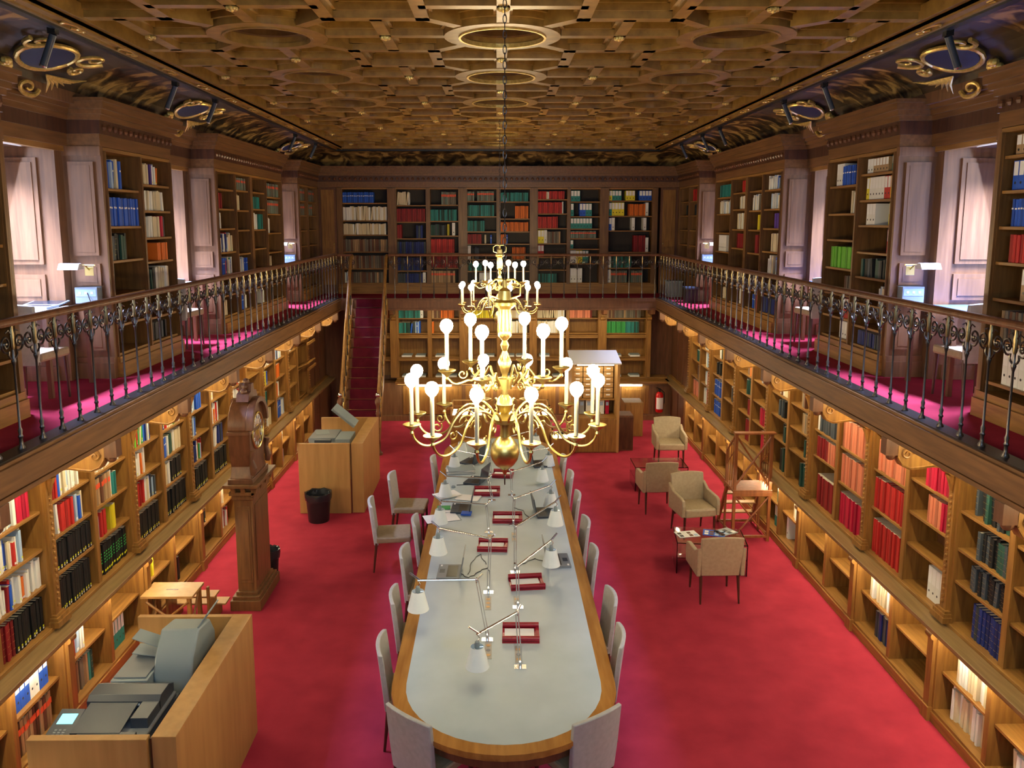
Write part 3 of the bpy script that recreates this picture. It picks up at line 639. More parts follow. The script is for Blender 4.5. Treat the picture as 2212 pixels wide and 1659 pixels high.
# ---- turn the list into books: the largest in the picture one by one, the rest as one
def corners(it, du=0):
    ox, oy = it['org']; ax, ay = it['ax']; nx, ny = it['nrm']; bk = it['back']
    def P(u, v, w):      # u along the shelf, v depth behind the spine, w up
        if it['lean']:
            w2 = w * cos(it['lean']); u = u + (w * sin(it['lean']) if it['lean'] > 0 else (it['h'] - w) * sin(-it['lean'])); w = w2
        uu = it['u'] + u; vv = -(bk + v)
        return (ox + ax * uu + nx * vv, oy + ay * uu + ny * vv, it['z'] + w)
    return P
def add_book(b, it, fine):
    P = corners(it); t, h, d = it['t'], it['h'], it['d']; m = (BM2 if it.get('darker') else BM)[it['col']]
    pm = pages if it['kind'] == 'book' else (BM['grey'] if it['col'] != 'white' else BM['white'])
    def quad(pts, mm): b.add(pts, [(0, 1, 2, 3)], mm)
    def bx(u0, u1, v0, v1, w0, w1, mm, top=None):
        vs = [P(u, v, w) for w in (w0, w1) for u, v in ((u0, v0), (u1, v0), (u1, v1), (u0, v1))]
        b.add(vs, [(0, 3, 2, 1), (0, 1, 5, 4), (1, 2, 6, 5), (2, 3, 7, 6), (3, 0, 4, 7)], mm); b.add(vs[4:], [(0, 1, 2, 3)], top or mm)
    if it['kind'] == 'binder':
        side = BM['grey'] if it['col'] in ('teal', 'blue', 'yellow', 'red', 'tan') else m
        bx(0, t, 0, d, 0, h, m)
        quad([P(.006, -.0012, h * .5), P(t - .006, -.0012, h * .5), P(t - .006, -.0012, h * .97), P(.006, -.0012, h * .97)], paper)
        if fine:
            n = 10; b.add([P(t / 2 + .011 * cos(2 * pi * k / n), -.0016, h * .25 + .011 * sin(2 * pi * k / n)) for k in range(n)], [tuple(range(n))], black)
        return
    if fine:
        e = min(.003, t * .15)
        bx(0, t, 0, .006, 0, h, m); bx(0, e, .006, d, 0, h, m); bx(t - e, t, .006, d, 0, h, m); bx(e, t - e, .006, d - .004, .004, h - .005, pm)
        # slightly rounded spine
        k = 5; vs = []
        for w in (0, h): vs += [P(t * q / k, -.0045 * sin(pi * q / k), w) for q in range(k + 1)]
        b.add(vs, [(q, q + 1, k + 2 + q, k + 1 + q) for q in range(k)] + [tuple(range(k + 1, 2 * k + 2))], m)
    else:
        bx(0, t, 0, d, 0, h, m, pm)
    mk = it['mark']; o = -.0062 if fine else -.001
    def lbl(w0, w1, mm, u0=.12, u1=.88): quad([P(t * u0, o, h * w0), P(t * u1, o, h * w0), P(t * u1, o, h * w1), P(t * u0, o, h * w1)], lab[mm])
    if mk == 'yellow': lbl(.11, .17, 'yellow', .28, .72); lbl(.05, .10, 'white', .28, .72)
    elif mk == 'white': lbl(.62, .68, 'white') if it['col'] == 'blue' else lbl(.05, .14, 'white')
    elif mk == 'red': lbl(.62, .80, 'red', .0, 1)
    elif mk == 'gold' and fine:
        for q in (.2, .4, .6, .8): lbl(q, q + .008, 'gold')
    elif mk == 'lime':
        for q in (.40, .50, .60, .70): lbl(q, q + .035, 'lime', .2, .8)
        lbl(.10, .17, 'yellow')
HEX = []
for it in ITEMS:
    P = corners(it); x, y, z = P(it['t'] / 2, 0, it['h'] / 2); u, v, d = pj(x, y, z)
    vis = -20 < u < 2232 and -20 < v < 1680
    nx = it['nrm'][0]; vx, vy = x - CAMX, y; fac = abs(vx * it['nrm'][0] + vy * it['nrm'][1]) / math.hypot(vx, vy)
    it['px'] = it['t'] * it['h'] * fac / d ** 2 * (1 if vis else 0)
    if it['place'][2] == 'lower' and it['place'][-1] == 'first': it['px'] *= .5
rank = sorted([i for i in ITEMS if i['kind'] == 'book'], key=lambda i: -i['px'])
one = set(id(i) for i in rank[:300])
def lbl_of(it):
    pl = it['place']; lvl = pl[2]; row = pl[-1]; kd = it['kind']; c = it['col'] + ' ' + ('book' if kd == 'book' else 'ring binder'); n = ordn(it['n'])
    if lvl == 'upper': return '%s, %s along %s shelf down, %s half, %s bay from stairs, %s' % (c, n, row, pl[1], pl[0], it['wall'])
    if lvl == 'lower': return '%s under worktop, %s along %s shelf, %s half, %s bay, %s' % (c, n, 'top' if row == 'first' else 'bottom', pl[1], pl[0], it['wall'])
    if lvl == 'gallery': return '%s, %s along %s shelf, %s column, gallery %s case, %s' % (c, n, row, pl[0], pl[1], it['wall'])
    return '%s, %s along %s shelf, %s, %s' % (c, n, row, pl[0], 'gallery end wall' if lvl == 'far' else 'end wall below gallery')
GRP = {'upper': 'books above the worktop, ', 'lower': 'books under the worktop, ', 'gallery': 'books on the gallery, ', 'far': 'books on the gallery, ', 'endlow': 'books below the gallery, '}
rest = MB()
for it in ITEMS:
    if it['kind'] == 'book' and id(it) not in one: add_book(rest, it, False); continue
    if it['px'] <= 0: continue
    P = corners(it); x, y, z = P(0, 0, 0)
    b = MB(); add_book(b, it, True); b.v = [(p[0] - x, p[1] - y, p[2] - z) for p in b.v]
    o = b.build(it['kind'] if it['kind'] == 'book' else 'ring_binder'); o.location = (x, y, z)
    tag(o, lbl_of(it), it['kind'] if it['kind'] == 'book' else 'binder', (GRP[it['place'][2]] + it['wall']) if it['kind'] == 'book' else GRP[it['place'][2]].replace('books', 'ring binders') + it['wall'])
tag(rest.build('books'), 'the many smaller bound volumes filling the farther shelves', 'books', kind='stuff')

# ------------------------------------------------------------------ gallery railings
def make_baluster(parent, ang):
    b = MB(); b.lathe([(.026, 0), (.026, .012), (.014, .03), (.012, .07), (.019, .085), (.012, .10), (.017, .13), (.009, .15), (.008, .58), (.013, .60), (.018, .62), (.010, .64), (.009, .70)], (0, 0, 0), iron, 8)
    b.lathe([(.010, .70), (.016, .72), (.014, .76), (.018, .80), (.012, .83), (.012, .865)], (0, 0, 0), oldbrass, 8)
    o = b.build('baluster', parent, smooth=True, world=False)
    q = MB()
    for d in (-1, 1):
        pts = [(0, d * .012, .63), (0, d * .035, .645), (0, d * .05, .665)]
        pts += [(0, d * (.078 + .056 * (1 - t / 30) * cos(a)), .745 + .064 * (1 - t / 30) * sin(a)) for t, a in [(t, -2.2 + t * .42) for t in range(22)]]
        q.tube(pts, .0075, iron, 5); q.sphere((0, d * .074, .745), .014, iron, 6, 4)
        q.tube([(0, d * .012, .80), (0, d * .04, .835), (0, d * .075, .82)], .005, iron, 5)
    q.build('scroll', o, smooth=True, world=False)
    return o
def railing(label, axis, fixed, a, b_, step, off, group='gallery railings'):
    mid = (a + b_) / 2; loc = (fixed, mid, G + .022) if axis == 'y' else (mid, fixed, G + .012)
    r = thing('gallery_railing', label, 'railing', loc, 0, group)
    pr = [(-.035, .865), (-.042, .885), (-.036, .905), (-.02, .918), (.02, .918), (.036, .905), (.042, .885), (.035, .865)]
    hb = MB()
    if axis == 'y': hb.prism([(p[0], p[1]) for p in pr], 'y', a - mid, b_ - mid, walnut)
    else: hb.prism([(p[0], p[1]) for p in pr], 'x', a - mid, b_ - mid, walnut)
    hb.build('handrail', r, world=False, bevel=.004)
    n = int((b_ - a - .1) / step); first = None
    for k in range(n + 1):
        t = a + off + k * step - mid
        if first is None: o = first = make_baluster(r, 0)
        else: o = dup(first, r)
        o.location = (0, t, 0) if axis == 'y' else (t, 0, 0); o.rotation_euler = (0, 0, 0 if axis == 'y' else pi / 2)
    return r
railing('wrought railing with scrolled balusters along the gallery over the clock wall', 'y', -3.37, 3.2, 16.85, .27, .16)
railing('wrought railing with scrolled balusters along the gallery over the ladder wall', 'y', 3.37, 3.2, 16.85, .27, .16)
railing('straight railing across the far gallery between the stairs and the ladder wall', 'x', 16.80, -2.28, 3.33, .27, .12)
railing('short railing between the clock wall gallery and the head of the stairs', 'x', 16.80, -3.33, -3.02, .14, .08)

# ------------------------------------------------------------------ staircase
st = thing('staircase', 'steep wooden staircase with dark red carpet rising to the far gallery', 'stairs', (-2.68, 15.9, 0))
N = 15; RUN = .113
for k in range(N):
    z = 2.85 - .19 * (k + 1) + .0; y = 16.74 - RUN * (k + 1)
    b = MB().box(-3.02, -2.34, y, y + RUN + .02, z - .03, z, walnut).box(-3.0, -2.36, y + RUN - .005, y + RUN + .01, z, z + .16, walnut); tr = b.build('step', st)
    MB().box(-2.95, -2.41, y - .004, y + RUN, z, z + .008, redcloth).box(-2.95, -2.41, y + RUN - .012, y + RUN - .004, z, z + .19, redcloth).box(-2.95, -2.41, y - .008, y - .002, z - .03, z + .008, redcloth).tube([(-3.0, y + RUN - .014, z + .012), (-2.36, y + RUN - .014, z + .012)], .005, brass, 6).build('stair_carpet', tr)
for x0, x1 in ((-3.06, -3.02), (-2.34, -2.30)):
    yb = 16.74 - RUN * N
    MB().prism([(16.74, 2.62), (16.74, 2.85), (yb, .16), (yb, 0), (yb + .08, 0)], 'x', x0, x1, oak).build('stringer', st)
for x in (-3.04, -2.32):
    top, bot = (x, 16.72, 3.70), (x, 15.22, 1.08)
    mid = [(x + (0), top[1] + (bot[1] - top[1]) * t, top[2] + (bot[2] - top[2]) * t) for t in (0, .25, .5, .75, 1)]
    MB().tube([(x, 16.86, 3.74)] + mid + [(x, 15.12, .98)], .034, oak, 10).build('handrail', st, smooth=True)
    for k in range(0, N - 1, 1):
        y = 16.68 - RUN * (k + .5); zz = 2.85 - .19 * (k + .6); t = (top[1] - y) / (top[1] - bot[1]); zt = top[2] + (bot[2] - top[2]) * t
        if t > 1: continue
        b = MB(); b.lathe([(.012, zz), (.018, zz + .05), (.010, zz + .09), (.009, zt - .2), (.018, zt - .15), (.010, zt - .1), (.010, zt)], (x, y, 0), iron if k % 2 else brass, 6)
        b.tube([(x, y - .01 - .03 * cos(a) - .03, zz + .16 + .04 * sin(a)) for a in [q * .5 for q in range(10)]], .006, iron, 5)
        b.build('baluster', st, smooth=True)
    b = MB(); b.lathe([(.075, 0), (.075, .04), (.05, .06), (.035, .10), (.045, .2), (.028, .3), (.028, .75), (.045, .8), (.03, .86), (.03, .95), (.05, 1.0), (.055, 1.05), (.035, 1.10), (.015, 1.13)], (x, 15.12, 0), walnut, 14)
    b.sphere((x, 15.12, 1.17), .045, steel, 12, 8); b.build('newel_post', st, smooth=True)

# ------------------------------------------------------------------ chairs
def cushion(b, x0, x1, y0, y1, z0, z1, m): b.box(x0, x1, y0, y1, z0, z1, m)
def back_mesh(w, z0, z1, yb, rake, thick, m, curve=.035, round_=.0):
    """upholstered back: width w, from z0 to z1, outer face at yb leaning back by rake, bowed by curve"""
    b = MB(); nu, nv = 8, 7; vs = []
    for side in (0, 1):
        for j in range(nv + 1):
            v = j / nv
            for i in range(nu + 1):
                u = i / nu * 2 - 1
                ww = w / 2 * (1 - .10 * (1 - v) ** 2 - round_ * max(0, v - .75) * 1.2)
                z = z0 + (z1 - z0) * v - (.02 * u * u if v > .9 else 0)
                y = yb - rake * v + curve * u * u * (.3 + .7 * v) + (thick * (1 - .35 * v) if side else 0)
                vs.append((u * ww, y, z))
    n = (nu + 1) * (nv + 1); fs = []
    for j in range(nv):
        for i in range(nu):
            a = j * (nu + 1) + i; q = (a, a + 1, a + nu + 2, a + nu + 1); fs.append(q); fs.append(tuple(n + k for k in reversed(q)))
    rim = [i for i in range(nu + 1)] + [(j + 1) * (nu + 1) - 1 for j in range(1, nv + 1)] + [nv * (nu + 1) + i for i in range(nu - 1, -1, -1)] + [j * (nu + 1) for j in range(nv - 1, 0, -1)]
    for k in range(len(rim)):
        a, c = rim[k], rim[(k + 1) % len(rim)]; fs.append((c, a, n + a, n + c))
    b.add(vs, fs, m); return b
def leg(b, x, y, z1, dx, dy, r0=.020, r1=.011, m=chair_leg): b.tube([(x, y, z1), (x + dx, y + dy, 0)], [r0, r1], m, 8)
def make_chair(m):
    """side chair facing +Y"""
    t = thing('chair', 'x', 'chair')
    o = back_mesh(.46, .36, .90, -.21, .07, .055, m, .04).build('backrest', t, smooth=True, bevel=.008, world=False)
    b = MB(); b.box(-.225, .225, -.17, .27, .385, .47, seatl); b.build('seat', t, world=False, bevel=.022)
    for x in (-1, 1):
        for y, dy in ((-.17, -.04), (.235, .01)):
            b = MB(); leg(b, x * .195, y, .39, x * .008, dy); b.build('leg', t, smooth=True, world=False)
    return t
def make_armchair(m):
    t = thing('armchair', 'x', 'armchair')
    back_mesh(.50, .34, .84, -.22, .08, .06, m, .02).build('backrest', t, smooth=True, bevel=.01, world=False)
    MB().box(-.235, .235, -.19, .27, .33, .45, m).build('seat', t, world=False, bevel=.025)
    for x in (-1, 1):
        pr = [(-.23, .34), (.26, .34), (.275, .50), (.255, .585), (.19, .605), (-.10, .62), (-.26, .70)]
        MB().prism([(y, z) for y, z in pr], 'x', x * .235, x * .285, m).build('armrest', t, world=False, bevel=.012)
        for y, dy in ((-.18, -.05), (.22, .01)):
            b = MB(); leg(b, x * .22, y, .35, x * .008, dy, .021, .011); b.build('leg', t, smooth=True, world=False)
    return t
ch0 = make_chair(leather); used = False
def put_chair(x, y, rz, z, label, group='cream chairs round the long table'):
    global used
    if not used: o = ch0; used = True
    else: o = dup(ch0)
    o.location = (x, y, z); o.rotation_euler = (0, 0, rz); o['label'] = label; o['group'] = group
    return o
R90 = pi / 2
# (x, y, facing): facing 0 looks to +Y; clock side looks to +X
ls = [(-1.02, 6.5), (-1.03, 7.42), (-1.05, 8.42), (-1.02, 9.38), (-1.0, 11.92)]
for i, (x, y) in enumerate(ls):
    put_chair(x - .03 + .24, y + [.0, .0, .02, 0, 0][i], -R90 + [.06, .05, -.05, .03, 0][i], 0, 'cream chair pushed in on the clock side, %s from the rounded near end' % ordn(i + 1))
put_chair(-1.44, 10.05, -R90 + .12, 0, 'cream chair pulled out on the clock side by the loose papers')
put_chair(-1.32, 11.1, -R90 - .05, 0, 'cream chair pulled out on the clock side nearer the stairs')
rsd = [(1.0, 6.62), (1.03, 7.34), (.99, 8.42), (1.0, 9.3), (.99, 10.25), (.98, 11.15), (.95, 11.95)]
for i, (x, y) in enumerate(rsd):
    put_chair(x + .03 - .24, y, R90 + [-.1, .05, 0, .04, -.03, 0, 0][i], 0, 'cream chair pushed in on the armchair side, %s from the rounded near end' % ordn(i + 1))
put_chair(-.56, 5.63, radians(-40), 0, 'large cream chair at the rounded table end towards the copier')
put_chair(.55, 5.63, radians(35), 0, 'large cream chair at the rounded table end away from the copier')
put_chair(-4.18, 7.08, -.05, G, 'cream chair at the gallery desk over the clock wall, first window', 'cream chairs on the gallery')
put_chair(-4.12, 10.32, -.1, G, 'cream chair on the gallery over the clock wall, second window', 'cream chairs on the gallery')
put_chair(4.22, 7.12, .05, G, 'cream chair at the gallery desk over the ladder wall, first window', 'cream chairs on the gallery')
put_chair(4.14, 10.42, .1, G, 'cream chair on the gallery over the ladder wall, second window', 'cream chairs on the gallery')
ar = make_armchair(tan)
for i, (x, y, rz, l) in enumerate(((2.55, 9.15, .03, 'tan leather armchair seen from behind, closest to the long table end'), (2.76, 11.1, pi + .18, 'tan leather armchair facing the magazine table, beside the library ladder'),
                                   (2.44, 12.1, .06, 'tan leather armchair seen from behind in front of the farther clear table'), (3.12, 14.45, pi - .02, 'tan leather armchair facing the room by the end wall extinguisher'))):
    o = ar if i == 0 else dup(ar)
    o.location = (x, y, 0); o.rotation_euler = (0, 0, rz); o['label'] = l; o['group'] = 'tan leather armchairs'

# clear side tables
def clear_table(x, y, rz, label):
    t = thing('side_table', label, 'table', (x, y, 0), rz, 'clear acrylic side tables')
    MB().box(-.44, .44, -.28, .28, .40, .412, acryl).build('tabletop', t, world=False, bevel=.003)
    for s in (-1, 1): MB().box(s * .44, s * .428, -.28, .28, 0, .40, acryl).build('side_panel', t, world=False, bevel=.003)
    MB().box(-.428, .428, -.26, .26, .20, .208, acryl).build('shelf', t, world=False)
    return t
clear_table(2.70, 9.98, -.12, 'clear acrylic side table with magazines between two armchairs')
clear_table(2.68, 13.2, 0, 'clear acrylic side table between the farther armchairs')
for i, (x, y, rz, c, l) in enumerate(((2.42, 10.03, .2, 'white', 'open magazine with photographs on the clear side table'), (2.78, 10.06, -.3, 'blue', 'blue printed magazine on the clear side table'), (2.93, 10.10, .5, 'grey', 'grey printed magazine on the clear side table'))):
    b = MB(); b.box(-.14, .14, -.10, .10, 0, .006, paper if c == 'white' else BM[c])
    for k in range(7): b.box(-.12 + (k % 4) * .065, -.07 + (k % 4) * .065, -.08 + (k // 4) * .08, -.02 + (k // 4) * .08, .006, .0066, [BM['dark grey'], BM['white'], BM['brown'], BM['pale blue']][(k + i) % 4])
    o = tag(b.build('magazine'), l, 'magazine', 'magazines on the clear table'); o.location = (x, y, .4125); o.rotation_euler = (0, 0, rz)

# ------------------------------------------------------------------ long table
def stadium(hw, y0, y1, n=20):
    p = [(hw * cos(a), y1 - hw + hw * sin(a)) for a in [pi * k / n for k in range(n + 1)]]
    return p + [(hw * cos(a), y0 + hw + hw * sin(a)) for a in [pi + pi * k / n for k in range(n + 1)]]
tb = thing('reading_table', 'long reading table with rounded ends, wooden rim and pale leather top', 'table', (0, 9.4, 0))
T0, T1 = 5.17, 13.65
b = MB(); o_, i_ = stadium(.90, T0, T1), stadium(.785, T0 + .115, T1 - .115); n = len(o_)
b.add([(x, y, .75) for x, y in o_] + [(x, y, .75) for x, y in i_] + [(x, y, .715) for x, y in o_] + [(x, y, .715) for x, y in i_],
      [(i, (i + 1) % n, n + (i + 1) % n, n + i) for i in range(n)] + [(2 * n + i, 2 * n + (i + 1) % n, (i + 1) % n, i) for i in range(n)] + [(3 * n + i, 3 * n + (i + 1) % n, 2 * n + (i + 1) % n, 2 * n + i) for i in range(n)], tablew)
q = stadium(.885, T0 + .015, T1 - .015); b.add([(x, y, .715) for x, y in q] + [(x, y, .69) for x, y in q], [(i, n + i, n + (i + 1) % n, (i + 1) % n) for i in range(n)] + [tuple(range(n, 2 * n))], tablew)
b.build('table_rim', tb, smooth=True)
MB().prism(i_, 'z', .716, .7505, inlay).build('leather_top', tb)
MB().prism(stadium(.79, T0 + .09, T1 - .09), 'z', .575, .69, walnut).build('apron', tb, smooth=True)
for y in (6.4, 8.5, 10.6, 12.6):
    b = MB(); b.box(-.45, .45, y - .12, y + .12, 0, .08, walnut).box(-.30, .30, y - .07, y + .07, .08, .575, walnut); b.build('pedestal', tb, bevel=.01)
TZ = .7508
# sockets let into the top
for i, (x, y) in enumerate(((-.13, 6.57), (.13, 6.50), (-.14, 7.45), (.14, 7.45), (-.14, 9.08), (.15, 9.13))):
    b = MB(); b.box(x - .03, x + .03, y - .14, y + .14, TZ, TZ + .003, brushed)
    for k in (-1, 0, 1): b.lathe([(.02, .003), (.02, .005)], (x, y + k * .08, TZ), socket if i in (2,) or k else grey, 10)
    tag(b.build('socket_panel'), 'steel socket panel let into the long table, %s row from the near end, %s side' % (ordn(i // 2 + 1), 'clock' if x < 0 else 'armchair'), 'socket', 'socket panels in the table')
LAMPS = [((.14, 6.30), (.11, 6.30, 1.24), (-.21, 5.94, 1.24)), ((-.14, 6.75), (-.23, 6.75, 1.32), (-.75, 6.74, 1.32)), ((.15, 7.36), (.14, 7.36, 1.17), (.51, 8.0, 1.17)), ((-.14, 7.68), (-.12, 7.68, 1.32), (-.66, 7.97, 1.32)),
         ((.14, 8.15), (.14, 8.15, 1.26), (.62, 8.91, 1.26)), ((-.15, 9.27), (-.18, 9.27, 1.10), (-.74, 9.39, 1.10)), ((.15, 9.53), (.16, 9.53, 1.08), (.64, 10.03, 1.08)), ((-.12, 10.40), (-.17, 10.40, 1.05), (-.75, 10.52, 1.05)),
         ((.15, 10.60), (.14, 10.60, 1.08), (.59, 11.06, 1.08)), ((-.14, 11.41), (-.16, 11.41, 1.05), (-.69, 11.78, 1.05)), ((.15, 11.63), (.15, 11.63, 1.03), (.74, 11.94, 1.03)), ((-.13, 12.47), (-.15, 12.47, 1.0), (-.62, 12.75, 1.0)), ((.15, 12.73), (.15, 12.73, 1.0), (.60, 13.15, 1.0))]
for i, ((bx_, by), e, hd) in enumerate(LAMPS):
    t = thing('desk_lamp', 'white shaded desk lamp with jointed steel arms, %s from the near end of the table, shade towards %s' % (ordn(i // 1 + 1), 'the clock' if hd[0] < 0 else 'the armchairs'), 'lamp', (bx_, by, TZ), group='desk lamps along the table')
    t['label'] = 'white shaded desk lamp with steel arms, %s from the near table end' % ordn(i + 1)
    MB().box(bx_ - .05, bx_ + .05, by - .035, by + .035, TZ, TZ + .006, steel).lathe([(.014, .006), (.014, .05), (.008, .06)], (bx_, by, TZ), steel, 10).build('base_plate', t)
    E_, H_ = Vector(e), Vector(hd); B_ = Vector((bx_, by, TZ + .05))
    b = MB()
    for o in (-.011, .011): b.tube([B_ + Vector((o, 0, 0)), E_ + Vector((o, 0, 0))], .005, steel, 6)
    b.build('lower_arm', t, smooth=True)
    d = (H_ - E_).normalized(); b = MB(); b.tube([E_, H_], .010, steel, 8); b.tube([H_ - d * .02, H_ + d * .02 + Vector((-.05 if hd[0] < bx_ else .05, 0, .07))], .009, steel, 8)
    b.tube([E_ - d * .05 + Vector((0, 0, .05)), E_, E_ + Vector((0, 0, -.03))], .009, steel, 8); b.sphere(E_, .018, steel, 8, 6); b.build('upper_arm', t, smooth=True)
    b = MB(); b.tube([H_, H_ + Vector((.02, 0, -.03)), H_ + Vector((0, 0, -.07))], .005, steel, 6); b.lathe([(.020, -.115), (.022, -.09), (.018, -.06), (.006, -.05)], H_, lgrey, 12); b.build('lamp_holder', t, smooth=True)
    n = 24; vs = []
    for r, z in ((.096, -.27), (.054, -.10), (.052, -.10), (.094, -.27)): vs += [(H_.x + r * cos(2 * pi * k / n), H_.y + r * sin(2 * pi * k / n), H_.z + z) for k in range(n)]
    b = MB().add(vs, [(q * n + k, q * n + (k + 1) % n, (q + 1) * n + (k + 1) % n, (q + 1) * n + k) for q in range(3) for k in range(n)], shadew)
    for k in range(3): b.tube([H_ + Vector((.018 * cos(k * 2.1), .018 * sin(k * 2.1), -.105)), H_ + Vector((.049 * cos(k * 2.1), .049 * sin(k * 2.1), -.103))], .003, steel, 5)
    b.build('lamp_shade', t, smooth=True)
# red trays
for i, (x, y, rz, w) in enumerate(((.16, 6.83, -.02, .33), (.25, 7.87, .10, .35), (-.10, 8.83, -.05, .34), (.08, 9.70, -.02, .37), (-.19, 10.70, -.02, .36), (.04, 11.48, -.1, .30))):
    t = thing('paper_tray', 'red leather tray holding white slips, %s from the near end of the table' % ordn(i + 1), 'tray', (x, y, TZ), rz, 'red trays on the table')
    b = MB(); b.box(-w / 2, w / 2, -.145, .145, 0, .014, redtray)
    for s in (-1, 1): b.tube([(-w / 2, s * .125, .034), (w / 2, s * .125, .034)], .026, redtray, 10)
    b.box(w / 2 - .03, w / 2, -.11, .11, .014, .026, redtray); b.build('tray_body', t, smooth=True, world=False)
    MB().box(-w / 2 + .02, w / 2 - .045, -.075, .08, .014, .022, paper).build('paper_slips', t, world=False)
# laptops: screen away from the sitter
def laptop(x, y, rz, label, m=grey, z=TZ, open_=100):
    t = thing('laptop', label, 'laptop', (x, y, z), rz, 'laptops on the table' if z < 2 else None)
    b = MB(); b.box(-.17, .17, -.12, .12, 0, .024, m).box(-.14, .14, -.02, .09, .024, .026, black).box(-.045, .045, -.10, -.045, .024, .0255, dgrey); b.box(-.155, -.115, -.10, -.08, .024, .0255, paper); b.build('keyboard_base', t, world=False, bevel=.004)
    M = Matrix.Translation((0, .12, .024)) @ Matrix.Rotation(radians(open_ - 90), 4, 'X').inverted() @ Matrix.Translation((0, .006, .115))
    b = MB(); b.fbox(M, .34, .012, .23, m); b.fbox(M @ Matrix.Translation((0, -.0065, 0)), .31, .001, .20, scrdark); b.build('screen', t, world=False, bevel=.003)
    return t
laptop(-.56, 8.14, -R90 - .03, 'grey laptop open on the clock side, next to the rounded near end')
laptop(.62, 8.42, R90 + .05, 'grey laptop open on the armchair side, partly behind a lamp shade')
laptop(-.52, 10.06, -R90 - .05, 'dark laptop open beside the blue book and green folder', dgrey)
laptop(.56, 9.90, R90 + .1, 'dark laptop open on the armchair side with loose cables', dgrey)
laptop(-.36, 11.2, -R90 - .35, 'black laptop open beside the tallest pile of papers', dgrey)
laptop(-.45, 12.15, -R90 - .5, 'dark laptop beyond the paper pile near the far end', dgrey)
laptop(.60, 12.0, R90 + .2, 'dark laptop on the armchair side near the far end', dgrey)
def sheet(pts_, z, label, n=1, m=paper, sx=.21, sy=.297, rz=0, grp='loose papers on the table'):
    b = MB()
    for k in range(n): b.fbox(Matrix.Translation((random.uniform(-.012, .012) * (n > 1), random.uniform(-.012, .012) * (n > 1), .0012 + k * .0034)) @ Matrix.Rotation(random.uniform(-.1, .1) * (n > 1), 4, 'Z'), sx, sy, .0022, m if k % 5 else lgrey)
    o = tag(b.build('paper_pile' if n > 1 else 'paper_sheet'), label, 'paper', grp); o.location = (pts_[0], pts_[1], z); o.rotation_euler = (0, 0, rz); return o
sheet((-.60, 11.68), TZ, 'tall pile of printed pages beyond the black laptop', 16, sx=.40, sy=.30, rz=.1)
sheet((-.72, 10.60), TZ, 'spread of white pages under the eighth lamp', 5, sx=.34, sy=.24, rz=.5)
sheet((-.44, 10.48), TZ, 'curling white pages between laptop and lamp', 4, sx=.30, sy=.22, rz=-.3)
sheet((-.74, 9.74), TZ, 'open white booklet hanging over the table rim', 3, sx=.42, sy=.28, rz=.25)
sheet((-.62, 10.05), TZ, 'white page under the green folder', 2, sx=.26, sy=.2, rz=.1)
for x, y, rz, c, l, w, d, hh in ((-.74, 10.08, .05, 'green', 'green folder on the table beside the open booklet', .17, .12, .012), (-.44, 9.86, -.1, 'blue', 'small blue book beside the dark laptop', .13, .12, .02)):
    o = tag(MB().fbox(Matrix.Translation((0, 0, hh / 2)), w, d, hh, BM[c]).build('folder' if c == 'green' else 'pocket_book', bevel=.002), l, 'folder' if c == 'green' else 'book'); o.location = (x, y, TZ + .012); o.rotation_euler = (0, 0, rz)
tag(MB().tube([(-.62, 11.02, TZ + .006), (-.38, 11.06, TZ + .006)], .005, black, 6).build('pen'), 'black pen lying beside the black laptop', 'pen')
b = MB(); b.lathe([(.028, 0), (.03, .012), (.022, .028), (.006, .034)], (-.66, 10.93, TZ), lgrey, 14); tag(b.build('computer_mouse', smooth=True), 'grey computer mouse near the fifth red tray', 'mouse')
for i, (pts_, l) in enumerate((([(-.44, 8.12), (-.36, 8.02), (-.30, 8.07), (-.22, 8.20), (-.15, 8.26), (-.13, 8.1)], 'dark cable from the grey laptop to the table centre'), ([(-.36, 8.1), (-.32, 8.45), (-.24, 8.62), (-.17, 8.35)], 'thin looping cable beside the grey laptop'),
                               ([(.48, 8.40), (.36, 8.50), (.25, 8.38), (.17, 8.30)], 'dark cable from the laptop behind the lamp shade'), ([(.44, 9.85), (.36, 9.70), (.28, 10.0), (.17, 10.1)], 'tangled cable of the dark laptop on the armchair side'))):
    P = [(x, y, TZ + .005) for x, y in pts_]; Q = []
    for k in range(len(P) - 1):
        for t in range(5): Q.append(tuple(Vector(P[k]).lerp(Vector(P[k + 1]), t / 5) + Vector((.01 * sin(t * 1.3 + k), 0, 0))))
    tag(MB().tube(Q + [P[-1]], .004, black, 6).build('cable', smooth=True), l, 'cable', 'cables on the table')

